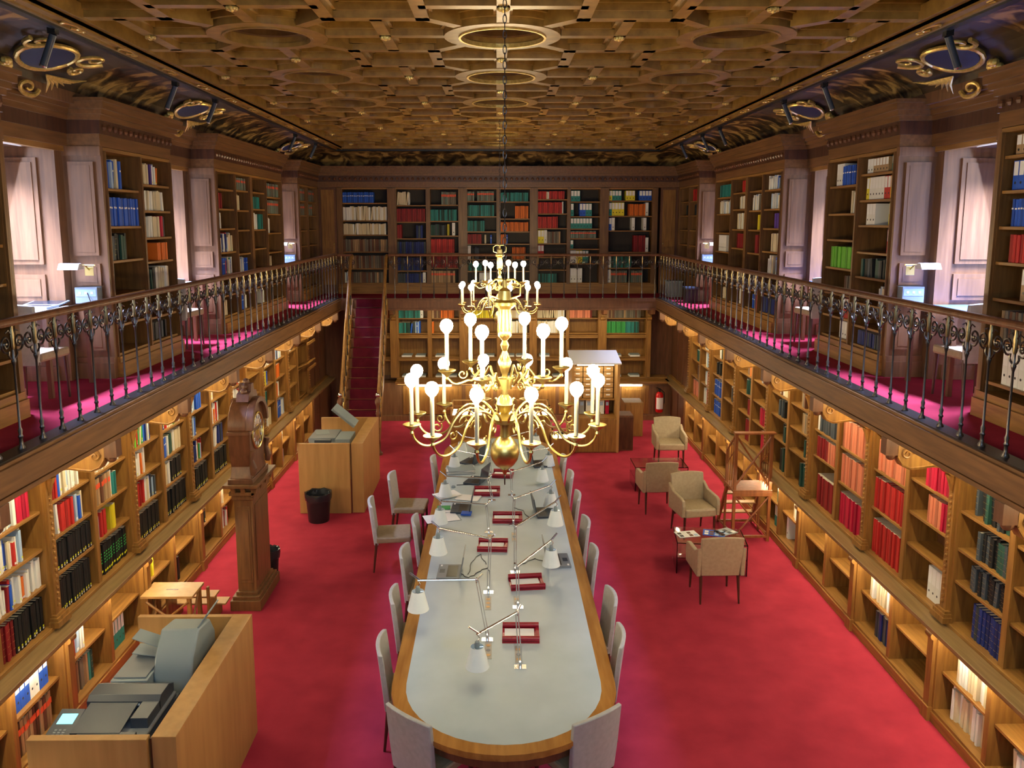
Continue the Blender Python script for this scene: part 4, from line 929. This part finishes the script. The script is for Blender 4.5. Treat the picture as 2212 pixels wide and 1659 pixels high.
# ------------------------------------------------------------------ chandeliers
def make_chandelier(x, y, z0, label):
    t = thing('chandelier', label, 'chandelier', (x, y, z0), 0, 'brass chandeliers')
    b = MB(); b.lathe([(.004, -.395), (.012, -.385), (.02, -.36), (.03, -.345), (.06, -.325), (.088, -.28), (.098, -.235), (.09, -.19), (.062, -.145), (.035, -.125), (.03, -.08), (.035, -.03), (.1, -.022), (.102, .006), (.06, .02), (.028, .04)], (0, 0, 0), brass, 28, .02)
    b.lathe([(.028, .04), (.045, .06), (.06, .10), (.045, .14), (.022, .165), (.022, .20), (.05, .205), (.052, .275), (.02, .28), (.02, .30), (.03, .33), (.046, .385), (.03, .43), (.016, .46), (.03, .50), (.016, .53), (.045, .56), (.05, .60), (.042, .74), (.075, .765), (.075, .785), (.045, .80), (.04, .86), (.015, .88), (.015, .93)], (0, 0, 0), brass, 20, .02)
    b.build('stem', t, smooth=True, world=False)
    q = MB(); n = 20; q.tube([(0, .028 * cos(2 * pi * k / n), -.425 + .034 * sin(2 * pi * k / n)) for k in range(n + 1)], .005, iron, 6); q.build('pull_ring', t, smooth=True, world=False)
    q = MB()
    for s in (-1, 1): q.tube([(s * .02, 0, .80), (s * .10, 0, .83), (s * .105, 0, .90), (s * .06, 0, .935), (0, 0, .93)], .007, brass, 6)
    q.build('hook_scroll', t, smooth=True, world=False)
    q = MB(); zt = CZ + .10 - z0; k = 0; z = .93
    while z < zt:
        m = 10
        for_ = [(.011 * cos(2 * pi * a / m) * (1 if k % 2 else 0), .011 * cos(2 * pi * a / m) * (0 if k % 2 else 1), z + .022 + .028 * sin(2 * pi * a / m)) for a in range(m + 1)]
        q.tube(for_, .0032, iron, 5, cap=False); z += .046; k += 1
    q.build('chain', t, smooth=True, world=False)
    MB().lathe([(.05, zt - .01), (.05, zt), (.02, zt - .03)][::-1], (0, 0, 0), brass, 14).build('ceiling_rose', t, smooth=True, world=False)
    protos = {}
    for tier, (n, Rr, zc, off) in enumerate(((12, .627, 0, 14), (6, .385, .34, 8))):
        f = Rr / .627
        for k in range(n):
            a = radians(off) + 2 * pi * k / n
            if tier in protos: o = dup(protos[tier], t)
            else:
                z_h = -.01 if tier == 0 else .24
                b = MB(); d = zc - z_h
                key = [(.09, z_h), (.14, z_h + .06), (.20 * f + .04, z_h + .095), (.30 * f + .03, z_h + .03), (.40 * f, zc - .085 * f - .02), (.49 * f, zc - .15 * f), (.56 * f, zc - .145 * f), (.61 * f, zc - .10 * f), (Rr, zc - .045)]
                pts = []
                for u in range(len(key) - 1):
                    p0 = key[max(u - 1, 0)]; p1 = key[u]; p2 = key[u + 1]; p3 = key[min(u + 2, len(key) - 1)]
                    for w in range(4):
                        w /= 4; pts.append(tuple(.5 * ((2 * p1[i]) + (-p0[i] + p2[i]) * w + (2 * p0[i] - 5 * p1[i] + 4 * p2[i] - p3[i]) * w * w + (-p0[i] + 3 * p1[i] - 3 * p2[i] + p3[i]) * w ** 3) for i in (0, 1)))
                pts.append(key[-1]); b.tube([(r, 0, z) for r, z in pts], .0085, brass, 8)
                for (cx, cz, rr, st_) in ((.235 * f + .02, z_h + .0, .045 * f + .01, 0), (.46 * f, zc - .03, .035, 2.5)):      # small curls
                    b.tube([(cx + rr * (1 - q_ / 26) * cos(st_ + q_ * .38), 0, cz + rr * (1 - q_ / 26) * sin(st_ + q_ * .38)) for q_ in range(20)], .005, brass, 6)
                o = b.build('arm', t, smooth=True, world=False)
                MB().lathe([(.006, -.075), (.014, -.06), (.008, -.045), (.02, -.03), (.055, -.008), (.06, 0), (.055, .002), (.02, -.004)], (Rr, 0, zc), brass, 18).build('drip_pan', o, smooth=True, world=False)
                MB().lathe([(.0135, 0), (.0135, .245)], (Rr, 0, zc), candle, 12).build('candle_sleeve', o, smooth=True, world=False)
                MB().lathe([(.013, .243), (.026, .256), (.038, .272), (.043, .292), (.040, .312), (.028, .330), (.012, .338), (.001, .340)], (Rr, 0, zc), bulbm, 12).build('bulb', o, smooth=True, world=False)
                protos[tier] = o
            o.rotation_euler = (0, 0, a)
    return t
c1 = make_chandelier(0.0, 5.31, 3.13, 'nearer brass chandelier hanging over the middle of the long table')
c2 = dup(c1, None, (0.0, 13.03, 3.13), label='farther brass chandelier hanging in front of the end wall')

# ------------------------------------------------------------------ furniture on the clock side
def booth(x0, x1, y0, y1, h, label):
    t = thing('copier_booth', label, 'booth', ((x0 + x1) / 2, (y0 + y1) / 2, 0), 0, 'beech machine booths')
    MB().box(x0 + .80, x1, y0 + .03, y1, 0, h, beech).build('side_wall', t, bevel=.003)
    MB().box(x0, x0 + .78, y0, y0 + .06, 0, h, beech).build('near_wall', t, bevel=.003)
    MB().box(x0, x0 + .80, y1 - .05, y1, 0, h, beech).build('far_wall', t, bevel=.003)
    MB().box(x0 + .79, x0 + .80, y0 + .03, y0 + .06, 0, h - .01, dark).box(x0 + .05, x0 + .80, y0 + .06, y1 - .05, .62, .65, beech).build('inner_shelf', t)
    return t
booth(-3.12, -2.16, 4.86, 6.57, 1.10, 'beech booth around the copier, closest to the viewer')
booth(-3.07, -2.09, 11.95, 13.66, 1.10, 'beech booth around the scanner, in front of the stairs')
t = thing('copier', 'dark blue grey copier with document feeder and lit screen inside the near booth', 'copier', (-2.75, 5.35, .65))
MB().box(-3.02, -2.43, 5.02, 5.68, .65, .93, dgrey).box(-2.98, -2.46, 5.03, 5.66, .93, .955, grey).build('body', t, bevel=.012)
b = MB(); b.prism([(5.40, .955), (5.66, .955), (5.66, 1.02), (5.58, 1.06), (5.44, 1.06), (5.40, 1.03)], 'x', -3.0, -2.48, dgrey); b.box(-2.95, -2.62, 5.395, 5.40, 1.0, 1.015, paper); b.box(-2.60, -2.48, 5.2, 5.42, .955, 1.03, dgrey); b.build('document_feeder', t, bevel=.008)
b = MB(); M = Matrix.Translation((-2.80, 5.25, 1.0)) @ Matrix.Rotation(radians(7), 4, 'X'); b.fbox(M, .34, .30, .012, dgrey); b.build('feeder_tray', t)
b = MB(); b.box(-2.92, -2.52, 5.05, 5.12, .955, .985, dgrey); b.build('output_lip', t, bevel=.005)
b = MB(); M = Matrix.Translation((-3.055, 5.19, .975)) @ Matrix.Rotation(radians(12), 4, 'X'); b.fbox(M, .17, .30, .03, dgrey); cp_ = b.build('control_panel', t, bevel=.004)
MB().fbox(M @ Matrix.Translation((.0, .055, .0165)), .11, .09, .002, screen).build('touch_screen', cp_)
b = MB()
for i in range(3):
    for j in range(4): b.fbox(M @ Matrix.Translation((-.03 + i * .03, -.045 - j * .022, .017)), .018, .013, .003, lgrey)
b.build('keypad', cp_)
t = thing('printer', 'pale grey desktop printer with clear paper trays behind the copier', 'printer', (-2.62, 6.05, .65))
b = MB(); b.prism([(5.86, .65), (6.4, .65), (6.4, 1.05), (6.3, 1.2), (6.05, 1.24), (5.9, 1.08), (5.86, .95)], 'x', -2.72, -2.42, lgrey); b.build('body', t, smooth=True, bevel=.015)
MB().box(-3.0, -2.72, 5.75, 6.25, .65, .98, lgrey).box(-2.99, -2.74, 5.78, 6.2, .98, .992, grey).build('paper_drawer', t, bevel=.01)
for z, a in ((1.12, 20), (1.02, 8)):
    b = MB(); M = Matrix.Translation((-2.83, 6.12, z)) @ Matrix.Rotation(radians(a), 4, 'Y'); b.fbox(M, .26, .16, .008, lgrey); b.build('output_tray', t, bevel=.003)
b = MB(); b.fbox(Matrix.Translation((-2.42, 6.2, 1.26)) @ Matrix.Rotation(radians(35), 4, 'Y'), .012, .26, .22, lgrey); b.build('rear_tray', t, bevel=.003)
t = thing('scanner', 'pale grey scanner with its lid raised inside the farther booth', 'scanner', (-2.75, 12.7, .65))
MB().box(-3.02, -2.5, 12.4, 13.1, .65, .95, lgrey).box(-3.0, -2.6, 12.40, 12.44, .80, 1.0, grey).box(-3.05, -2.62, 12.55, 13.1, .95, 1.03, grey).build('body', t, bevel=.01)
MB().box(-2.92, -2.66, 12.38, 12.46, .98, 1.04, dgrey).box(-2.60, -2.36, 12.4, 12.9, .65, 1.05, lgrey).build('feeder', t, bevel=.01)
b = MB(); M = Matrix.Translation((-2.53, 12.95, 1.30)) @ Matrix.Rotation(radians(40), 4, 'Y') ; b.fbox(M, .46, .36, .05, lgrey); b.fbox(M @ Matrix.Translation((0, -.182, 0)), .42, .01, .03, grey); b.build('raised_lid', t, bevel=.006)
for x, y, z, rz, c in ((-3.0, 12.55, 1.032, .3, 'w'),): sheet((x + .1, y + .35), z, 'white sheet lying on the scanner in the farther booth', 1, rz=rz, grp=None)

# waste bins with crumpled black liners
def bin_(x, y, r, h, label, m=black, cat='waste bin'):
    t = thing('waste_bin', label, cat, (x, y, 0), 0, 'black waste bins on the floor')
    MB().lathe([(r * .78, 0), (r * .8, .01), (r, h), (r * .93, h), (r * .72, .03)], (0, 0, 0), m, 20).build('bucket', t, smooth=True, world=False)
    n = 28; vs = []
    for j, (q, z) in enumerate(((1.03, h - .10), (1.09, h - .03), (1.06, h + .012), (.92, h + .0), (.85, h - .08))):
        for k in range(n): a = 2 * pi * k / n; rr = r * q * (1 + random.uniform(-.035, .035)); vs.append((rr * cos(a), rr * sin(a), z + random.uniform(-.012, .012)))
    MB().add(vs, [(i * n + k, i * n + (k + 1) % n, (i + 1) * n + (k + 1) % n, (i + 1) * n + k) for i in range(4) for k in range(n)], mat('bin_liner', (.02, .022, .025), .22)).build('liner', t, smooth=True, world=False)
bin_(-2.72, 11.66, .19, .43, 'black waste bin with liner beside the farther booth')
bin_(-2.92, 9.76, .115, .34, 'small black waste bin behind the tall clock')

# tall clock on its pedestal, dial towards the table
t = thing('pedestal_clock', 'carved dark wooden clock on a tall pedestal facing the table', 'clock', (-2.95, 9.15, 0))
b = MB()
for x0, x1, y0, y1, z0, z1 in ((-3.12, -2.77, 8.80, 9.62, 0, .12), (-3.10, -2.79, 8.83, 9.58, .12, .16), (-3.07, -2.82, 8.87, 9.53, .16, .20), (-3.05, -2.84, 8.90, 9.50, .20, 1.30)): b.box(x0, x1, y0, y1, z0, z1, clockw)
b.box(-3.02, -2.87, 8.89, 8.90, .30, 1.22, clockw).box(-3.0, -2.89, 8.882, 8.89, .34, 1.18, clockw).box(-2.84, -2.832, 8.96, 9.44, .30, 1.22, clockw); b.build('pedestal', t, bevel=.006)
b = MB()
for x0, x1, y0, y1, z0, z1 in ((-3.07, -2.82, 8.88, 9.52, 1.30, 1.36), (-3.09, -2.80, 8.85, 9.55, 1.36, 1.40), (-3.14, -2.75, 8.80, 9.60, 1.46, 1.50)): b.box(x0, x1, y0, y1, z0, z1, clockw)
for y in (8.88, 9.1, 9.3, 9.5): b.prism([(-2.84, 1.34), (-2.79, 1.38), (-2.77, 1.46), (-2.84, 1.46)], 'y', y - .03, y + .03, clockw)
for x in (-3.04, -2.93): b.prism([(8.90, 1.34), (8.85, 1.38), (8.83, 1.46), (8.90, 1.46)], 'x', x - .025, x + .025, clockw)
b.box(-3.05, -2.84, 8.9, 9.5, 1.40, 1.46, clockw); b.build('pedestal_cap', t, bevel=.005)
b = MB(); D = walnut
# waisted clock case: outline in the plane of the dial, arched top
out = [(8.87, 1.50), (8.87, 1.56), (8.90, 1.60), (8.93, 1.68), (8.90, 1.76), (8.87, 1.84), (8.87, 2.10)]
arc = [(9.16 - .30 * cos(a), 2.12 + .30 * sin(a)) for a in [pi * k / 14 for k in range(15)]]
out2 = [(2 * 9.16 - y, z) for y, z in reversed(out)]
b.prism(out + arc + out2, 'x', -3.07, -2.83, D)
b.box(-3.09, -2.81, 8.84, 9.48, 1.50, 1.555, D).box(-3.085, -2.82, 8.85, 9.47, 2.06, 2.10, D)
b.prism([(9.16 - .325 * cos(a), 2.12 + .325 * sin(a)) for a in [pi * k / 14 for k in range(15)]] + [(9.485 - .06, 2.12)] + [(9.16 + .265 * cos(a), 2.12 + .265 * sin(a)) for a in [pi * k / 14 for k in range(15)]], 'x', -2.86, -2.78, D)
for y in (8.87, 9.45): b.tube([(-2.81, y, 1.60), (-2.80, y, 1.68), (-2.82, y, 1.78), (-2.80, y, 1.88)], [.03, .045, .025, .03], D, 8)
b.build('clock_case', t, smooth=True, bevel=.004)
b = MB(); b.prism([(8.98, 2.42), (9.34, 2.42), (9.30, 2.50), (9.22, 2.52), (9.20, 2.60), (9.12, 2.60), (9.10, 2.52), (9.02, 2.50)], 'x', -3.0, -2.86, D)
for k in range(5): b.sphere((-2.93, 9.16 + (k - 2) * .05, 2.52 + .05 * (2 - abs(k - 2))), .04, D, 8, 6)
b.box(-3.10, -3.02, 9.1, 9.2, 2.36, 2.42, D); b.build('crest', t, smooth=True)
n = 28; cy_, cz_ = 9.16, 2.05
def disc(r, x, m, n=28): return MB().add([(x, cy_ + r * cos(2 * pi * k / n), cz_ + r * sin(2 * pi * k / n)) for k in range(n)], [tuple(range(n))], m)
b = MB(); b.tube([(-2.822, cy_ + .205 * cos(2 * pi * k / n), cz_ + .205 * sin(2 * pi * k / n)) for k in range(n + 1)], .014, brass, 8); b.build('bezel', t, smooth=True)
b = disc(.195, -2.826, steel); b.add([(-2.824, cy_ + .07 * cos(2 * pi * k / n), cz_ + .07 * sin(2 * pi * k / n)) for k in range(n)], [tuple(range(n))], brass)
for k in range(12):
    a = pi / 6 * k; M = Matrix.Translation((-2.822, cy_ + .155 * cos(a), cz_ + .155 * sin(a))) @ Matrix.Rotation(a, 4, 'X'); b.add([M @ Vector(p) for p in ((0, -.03, 0), (0, 0, -.022), (0, .03, 0), (0, 0, .022))], [(0, 1, 2, 3)], white); b.add([M @ Vector(p) for p in ((.001, -.018, -.004), (.001, .018, -.004), (.001, .018, .004), (.001, -.018, .004))], [(0, 1, 2, 3)], bluetint)
dl = b.build('dial', t)
b = MB(); b.tube([(-2.816, cy_, cz_), (-2.816, cy_ + .09, cz_ + .03)], .006, gold, 5); b.tube([(-2.814, cy_, cz_), (-2.814, cy_ + .05, cz_ - .12)], .005, gold, 5); b.sphere((-2.816, cy_, cz_), .013, gold, 8, 5); b.build('clock_hands', dl)

# step stool in three treads
t = thing('step_stool', 'small beech step stool with three treads between copier booth and shelves', 'stool', (-3.5, 8.35, 0))
MB().box(-3.83, -3.28, 8.12, 8.47, .485, .51, beech).box(-3.62, -3.49, 8.28, 8.30, .51, .511, dark).build('top_tread', t, bevel=.004)
for i, (y, z) in enumerate(((8.58, .33), (8.74, .17))): MB().box(-3.72, -3.18 + i * .06, y - .09, y + .08, z - .02, z, beech).build('tread', t, bevel=.003)
for x in (-3.78, -3.33):
    for y in (8.16, 8.44): MB().box(x - .02, x + .02, y - .02, y + .02, 0, .485, oak).build('leg', t)
    MB().tube([(x, 8.16, .06), (x, 8.44, .46)], .014, oak, 6).build('brace', t)
    MB().prism([(8.42, 0), (8.46, 0), (8.82, 0), (8.82, .15), (8.66, .15), (8.66, .31), (8.46, .31), (8.46, .47), (8.42, .47)], 'x', x + .10 - .012, x + .10 + .012, oak).build('stringer', t)
b = MB(); b.tube([(-3.78, 8.14, .08), (-3.33, 8.14, .44)], .014, oak, 6); b.tube([(-3.33, 8.14, .08), (-3.78, 8.14, .44)], .014, oak, 6); b.build('cross_brace', t)

# ------------------------------------------------------------------ library ladder on the other side
t = thing('library_ladder', 'brown wooden library ladder with platform and cross-braced rail', 'ladder', (3.5, 11.1, 0))
LW = noisy('ladder_wood', (.20, .065, .02), (.32, .11, .035), (22, 22, 3), .4, .1)
XA, XB_, YF = 3.25, 3.74, 10.80
for x in (XA, XB_):
    MB().box(x - .02, x + .02, YF - .02, YF + .02, 0, 1.55, LW).build('post', t, bevel=.003)
    MB().box(x - .015, x + .015, YF + .40, YF + .43, 0, 1.2, LW).build('post', t, bevel=.003)
    b = MB(); b.tube([(x, YF + .42, 1.2), (x, YF, 1.55)], .014, LW, 6); b.tube([(x, YF + .42, 1.0), (x, YF + .05, 1.3)], .010, LW, 6); b.build('side_rail', t)
    MB().prism([(YF + .30, .73), (YF + .36, .73), (YF + .80, 0), (YF + .74, 0)], 'x', x - .018, x + .018, LW).build('stringer', t)
    MB().tube([(x, YF + .72, .05), (x, YF, .10)], .013, LW, 6).build('foot_rail', t)
    for k in range(3): MB().tube([(x, YF + .12 + k * .10, .75), (x, YF + .12 + k * .10, 1.48 - k * .08)], .007, LW, 6).build('spindle', t)
MB().box(XA - .04, XB_ + .04, YF - .06, YF + .04, 1.55, 1.575, LW).build('top_rail', t, bevel=.004)
MB().box(XA - .03, XB_ + .03, YF - .03, YF + .42, .72, .75, LW).box(XA - .03, XB_ + .03, YF - .03, YF - .01, .66, .72, LW).build('platform', t, bevel=.004)
for k in range(3): MB().box(XA, XB_, YF + .40 + k * .115, YF + .52 + k * .115, .545 - k * .185, .565 - k * .185, beech).build('tread', t, bevel=.003)
for z0, z1 in ((.80, 1.52), (.05, .66)):
    b = MB(); b.tube([(XA, YF - .005, z0), (XB_, YF - .005, z1)], .013, LW, 6); b.tube([(XB_, YF + .01, z0), (XA, YF + .01, z1)], .013, LW, 6); b.build('cross_brace', t)
for y in (.615, 0): MB().box(XA, XB_, YF + y - .015, YF + y + .015, .055, .085, LW).build('stretcher', t)

# ------------------------------------------------------------------ far end furniture
t = thing('catalogue_cabinet', 'tall open wooden catalogue cabinet with lit drawers and white sloping roof', 'cabinet', (1.85, 15.5, 0))
for x0, x1 in ((1.38, 1.43), (2.26, 2.31)): MB().box(x0, x1, 15.2, 15.9, 0, 1.76, beech).build('side_panel', t, bevel=.003)
MB().prism([(15.17, 1.74), (15.17, 1.765), (15.93, 1.90), (15.93, 1.87)], 'x', 1.36, 2.33, white).build('roof', t)
MB().box(1.43, 2.26, 15.86, 15.9, .0, 1.80, oak).build('back_panel', t)
MB().box(1.43, 2.26, 15.22, 15.86, .0, .68, oak).box(1.43, 2.26, 15.20, 15.22, .02, .66, oak).build('base', t, bevel=.003)
for r in range(6):
    for c in range(4):
        d = MB(); d.box(1.45 + c * .2, 1.635 + c * .2, 15.60, 15.86, 1.0 + r * .105, 1.095 + r * .105, beech); d.box(1.50 + c * .2, 1.58 + c * .2, 15.597, 15.60, 1.05 + r * .105, 1.075 + r * .105, paper); d.build('drawer', t, bevel=.002)
MB().box(1.43, 2.26, 15.5, 15.86, .97, .99, oak).build('shelf', t)
MB().box(1.5, 2.2, 15.30, 15.36, 1.70, 1.725, tube).build('lamp_tube', t)
for i, (x, w, c) in enumerate(((1.62, .10, 'grey'), (1.78, .16, 'white'), (1.99, .14, 'white'), (2.12, .07, 'crimson'))):
    tag(MB().box(x - w / 2, x + w / 2, 15.55, 15.57, .69, .97, BM[c]).box(x - w / 3, x + w / 3, 15.548, 15.55, .86, .93, BM['pale blue']).build('leaflet'), '%s leaflet standing in the catalogue cabinet, %s from the table side' % (c, ordn(i + 1)), 'leaflet', 'leaflets in the catalogue cabinet')
tag(MB().box(2.33, 2.61, 15.35, 15.75, 0, .70, walnut).box(2.33, 2.61, 15.34, 15.35, .03, .67, dark).build('dark_cabinet', bevel=.004), 'dark wooden box cabinet beside the catalogue cabinet', 'cabinet')
tag(MB().box(2.60, 2.99, 16.4, 16.85, 0, .72, oak).box(2.63, 2.96, 16.39, 16.4, .05, .67, oak).build('oak_cabinet', bevel=.004), 'low brown cabinet behind the dark one near the extinguisher', 'cabinet')
# lit display cases in front of the end wall
litp = mat('lit_panel', (1, .95, .85), .4, emit=(1, .86, .55), estr=3.2)
def dcase(x0, x1, y0, y1, h, label):
    t = thing('display_case', label, 'display case', ((x0 + x1) / 2, (y0 + y1) / 2, 0), 0, 'lit display cases')
    MB().box(x0, x1, y0, y1, 0, h - .2, oak).build('base', t, bevel=.004)
    b = MB()
    for x in (x0, x1 - .03):
        b.box(x, x + .03, y0, y0 + .03, h - .2, h, beech).box(x, x + .03, y1 - .03, y1, h - .2, h, beech); b.box(x, x + .03, y0, y1, h - .02, h, beech)
    b.box(x0, x1, y0, y0 + .03, h - .02, h, beech).box(x0, x1, y1 - .03, y1, h - .02, h, beech); b.build('frame', t)
    MB().box(x0 + .04, x1 - .04, y0 + .05, y1 - .05, h - .2, h - .185, litp).build('lit_panel', t)
    b = MB()
    for k in range(3): b.fbox(Matrix.Translation((x0 + (x1 - x0) * (.25 + .25 * k), (y0 + y1) / 2, h - .165)) @ Matrix.Rotation(.3 * k - .3, 4, 'Z'), .14, .2, .02, [paper, BM['pale blue'], BM['cream']][k])
    b.build('open_book', t)
    return t
dcase(-.95, -.10, 15.3, 15.85, .92, 'lit display case closest to the stairs end of the table')
dcase(.02, .98, 15.3, 15.85, .92, 'lit display case behind the farther chandelier')
dcase(.99, 1.34, 14.95, 15.5, .55, 'low lit display case beside the catalogue cabinet')
# fire extinguisher
t = thing('fire_extinguisher', 'red fire extinguisher hanging in the corner below the end wall worktop', 'fire extinguisher', (3.58, 17.66, .22))
MB().lathe([(.07, 0), (.085, .02), (.085, .38), (.07, .43), (.03, .46)], (0, 0, 0), extred, 18).build('cylinder_body', t, smooth=True, world=False)
MB().lathe([(.02, .455), (.022, .50), (.03, .505), (.03, .53), (.01, .54)], (0, 0, 0), black, 12).tube([(0, 0, .52), (-.06, -.02, .56), (-.09, -.02, .55)], .01, black, 6).build('valve', t, smooth=True, world=False)
MB().tube([(.03, 0, .51), (.10, -.02, .45), (.105, -.02, .2)], .010, black, 6).build('hose', t, smooth=True, world=False)
n = 8; vs = [(.0865 * cos(a), .0865 * sin(a), z) for z in (.08, .34) for a in [radians(-150 + 120 * k / n) for k in range(n + 1)]]
MB().add(vs, [(k, k + 1, n + 2 + k, n + 1 + k) for k in range(n)], paper).build('label_sticker', t, world=False)

# ------------------------------------------------------------------ gallery desks, lamps, power boxes
for s in (-1, 1):
    wl = SIDE[s]
    for k, (a, c) in enumerate(BAYS):
        y1 = c - .18; y0 = max(a + .55, y1 - .82); wn = ['first', 'second', 'third'][k]
        if k == 1: y0 = y1 - .5
        t = thing('window_desk', 'white topped gallery desk at the %s window over the %s' % (wn, wl), 'desk', (s * 4.42, (y0 + y1) / 2, G), 0, 'gallery window desks')
        MB().box(s * 4.05, s * 4.86, y0, y1, G + .735, G + .765, white).box(s * 4.08, s * 4.83, y0 + .03, y1 - .03, G + .765, G + .768, bluetint if s > 0 or k == 2 else white).build('desktop', t, bevel=.003)  # blue layer on the white desktop is daylight put into colour
        for x in (4.09, 4.82):
            for y in (y0 + .04, y1 - .04): MB().box(s * (x - .02), s * (x + .02), y - .02, y + .02, G, G + .735, walnut).build('leg', t)
        if k == 1: continue
        yp = c + .0       # pier face towards the viewer
        t = thing('wall_lamp', 'brass wall lamp with white shade on the pier by the %s window, %s' % (wn, wl), 'lamp', (s * 4.13, yp - .02, 3.97), 0, 'gallery wall lamps')
        MB().box(s * 4.13 - .045, s * 4.13 + .045, yp - .035, yp - .019, 3.90, 3.99, brass).build('wall_plate', t, bevel=.003)
        b = MB(); b.tube([(s * 4.13, yp - .03, 3.96), (s * 4.13, yp - .12, 4.01), (s * 4.02, yp - .14, 4.01)], .008, brass, 8); b.tube([(s * 4.13, yp - .12, 4.01), (s * 4.24, yp - .16, 4.01)], .008, brass, 8); b.build('arm', t, smooth=True)
        b = MB(); x = s * 4.24; b.prism([(yp - .24, 3.97), (yp - .20, 4.03), (yp - .15, 4.03), (yp - .11, 3.97)], 'x', x - .10, x + .10, white); b.build('lamp_shade', t, bevel=.003)
        t = thing('power_box', 'pale socket box on the pier by the %s window, %s' % (wn, wl), 'socket box', (s * 4.13, yp - .05, 3.70), 0, 'gallery socket boxes')
        MB().box(s * 4.13 - .11, s * 4.13 + .11, yp - .13, yp - .021, 3.63, 3.79, lgrey).build('casing', t, bevel=.003)
        b = MB(); b.box(s * 4.13 - .10, s * 4.13 + .10, yp - .133, yp - .13, 3.70, 3.77, BM['pale blue'])
        for q in (-.06, 0, .06): b.lathe([(.017, .0), (.017, .003)], (0, 0, 0), white, 10) if False else b.box(s * 4.13 + q - .012, s * 4.13 + q + .012, yp - .136, yp - .133, 3.722, 3.748, white)
        b.build('socket_strip', t)
        if s < 0 and k == 0: MB().tube([(s * 4.13 + .02, yp - .14, 3.735), (s * 4.13 + .05, yp - .18, 3.70), (s * 4.13 + .07, yp - .17, 3.62)], .005, black, 6).build('plug_cable', t, smooth=True)
laptop(-4.45, 7.72, pi + .05 - pi, 'closed silver laptop on the gallery desk over the clock wall', lgrey, G + .769, 175)
t = thing('waste_box', 'square black waste bin standing on the ladder side gallery near the third window', 'waste bin', (3.78, 15.95, G))
MB().box(-.12, .12, -.13, .13, 0, .30, black).build('bucket', t, bevel=.01, world=False); MB().box(-.13, .13, -.14, .14, .27, .31, dgrey).build('liner', t, world=False, bevel=.006)
t = thing('waste_box', 'grey waste bin in the far gallery corner over the ladder wall', 'waste bin', (3.72, 17.2, G))
MB().box(-.16, .16, -.14, .14, 0, .34, grey).build('bucket', t, bevel=.01, world=False); MB().box(-.17, .17, -.15, .15, .31, .35, lgrey).build('liner', t, world=False, bevel=.006)

# ------------------------------------------------------------------ cartouches and spotlights on the cove
def covepoint(u):      # u 0 top .. 1 bottom: x, z and inward normal
    a = pi / 2 * u; return 3.46 + .68 * sin(a), CZ - .07 - .34 * (1 - cos(a))
for s in (-1, 1):
    for k, y in enumerate((7.15, 10.45, 15.35)):
        t = thing('cartouche', 'gilded scrolled cartouche on the cove above the %s window, %s' % (['first', 'second', 'third'][k], SIDE[s]), 'cartouche', (s * 3.75, y, 5.8), 0, 'gilded cartouches')
        def on(u, yy, lift):
            x, z = covepoint(u); return (s * (x - lift * .6), yy, z - lift * .8)
        f = (1.0, .95, .8)[k]
        # oval blue shield
        n = 20; vs = [on(.42, y, .085)] + [on(.42 + .20 * sin(2 * pi * q / n), y + .30 * f * cos(2 * pi * q / n), .06) for q in range(n)]
        MB().add(vs, [(0, 1 + q, 1 + (q + 1) % n) for q in range(n)], mat('shield_blue', (.012, .018, .032), .5)).build('shield', t, smooth=True)
        b = MB(); b.tube([on(.42 + .225 * sin(2 * pi * q / n), y + .335 * f * cos(2 * pi * q / n), .05) for q in range(n + 1)], .022, gold, 8); b.build('oval_frame', t, smooth=True)
        for d, yy, u0, r in ((1, y + .40 * f, .22, .16), (-1, y - .40 * f, .24, .13), (1, y + .12 * f, .90, .15), (-1, y + .52 * f, .45, .08)):
            b = MB(); b.tube([on(u0 + r * 1.0 * (1 - q / 24) * sin(q * .42), yy + d * r * 1.1 * (1 - q / 24) * cos(q * .42), .07) for q in range(22)], [.022 * (1 - q / 40) for q in range(22)], gold, 7)
            b.build('scroll', t, smooth=True)
        b = MB()
        for q in range(9): b.sphere(on(.74 + .10 * sin(q * 2.4), y - .30 * f + .10 * cos(q * 2.4) * (q / 9), .06), .035, gold, 7, 5)
        b.build('gilt_flower', t, smooth=True)
        b = MB()
        for q in range(7): b.tube([on(.66, y + .28 * f, .06), on(.74 - q * .02, y + (.36 + .05 * q) * f, .08), on(.92 - q * .06, y + (.42 + .075 * q) * f, .06)], [.006, .016, .003], gold, 6)
        b.build('leaf_spray', t, smooth=True)
    for k, y in enumerate((6.62, 9.05, 10.3, 13.2, 14.3, 15.9)):
        if s < 0 and k == 3: continue
        t = thing('spotlight', 'dark tubular spotlight under the ceiling edge over the %s, %s from the near end' % (SIDE[s], ordn(k + 1)), 'spotlight', (s * 3.50, y, 5.9), 0, 'cornice spotlights')
        MB().box(s * 3.47, s * 3.53, y - .03, y + .03, 5.88, 5.93, black).build('bracket', t)
        b = MB(); b.tube([(s * 3.50, y, 5.88), (s * 3.62, y + .05, 5.66)], .028, dgrey, 10); b.tube([(s * 3.62, y + .05, 5.66), (s * 3.627, y + .053, 5.648)], .030, steel, 10); b.build('barrel', t, smooth=True)
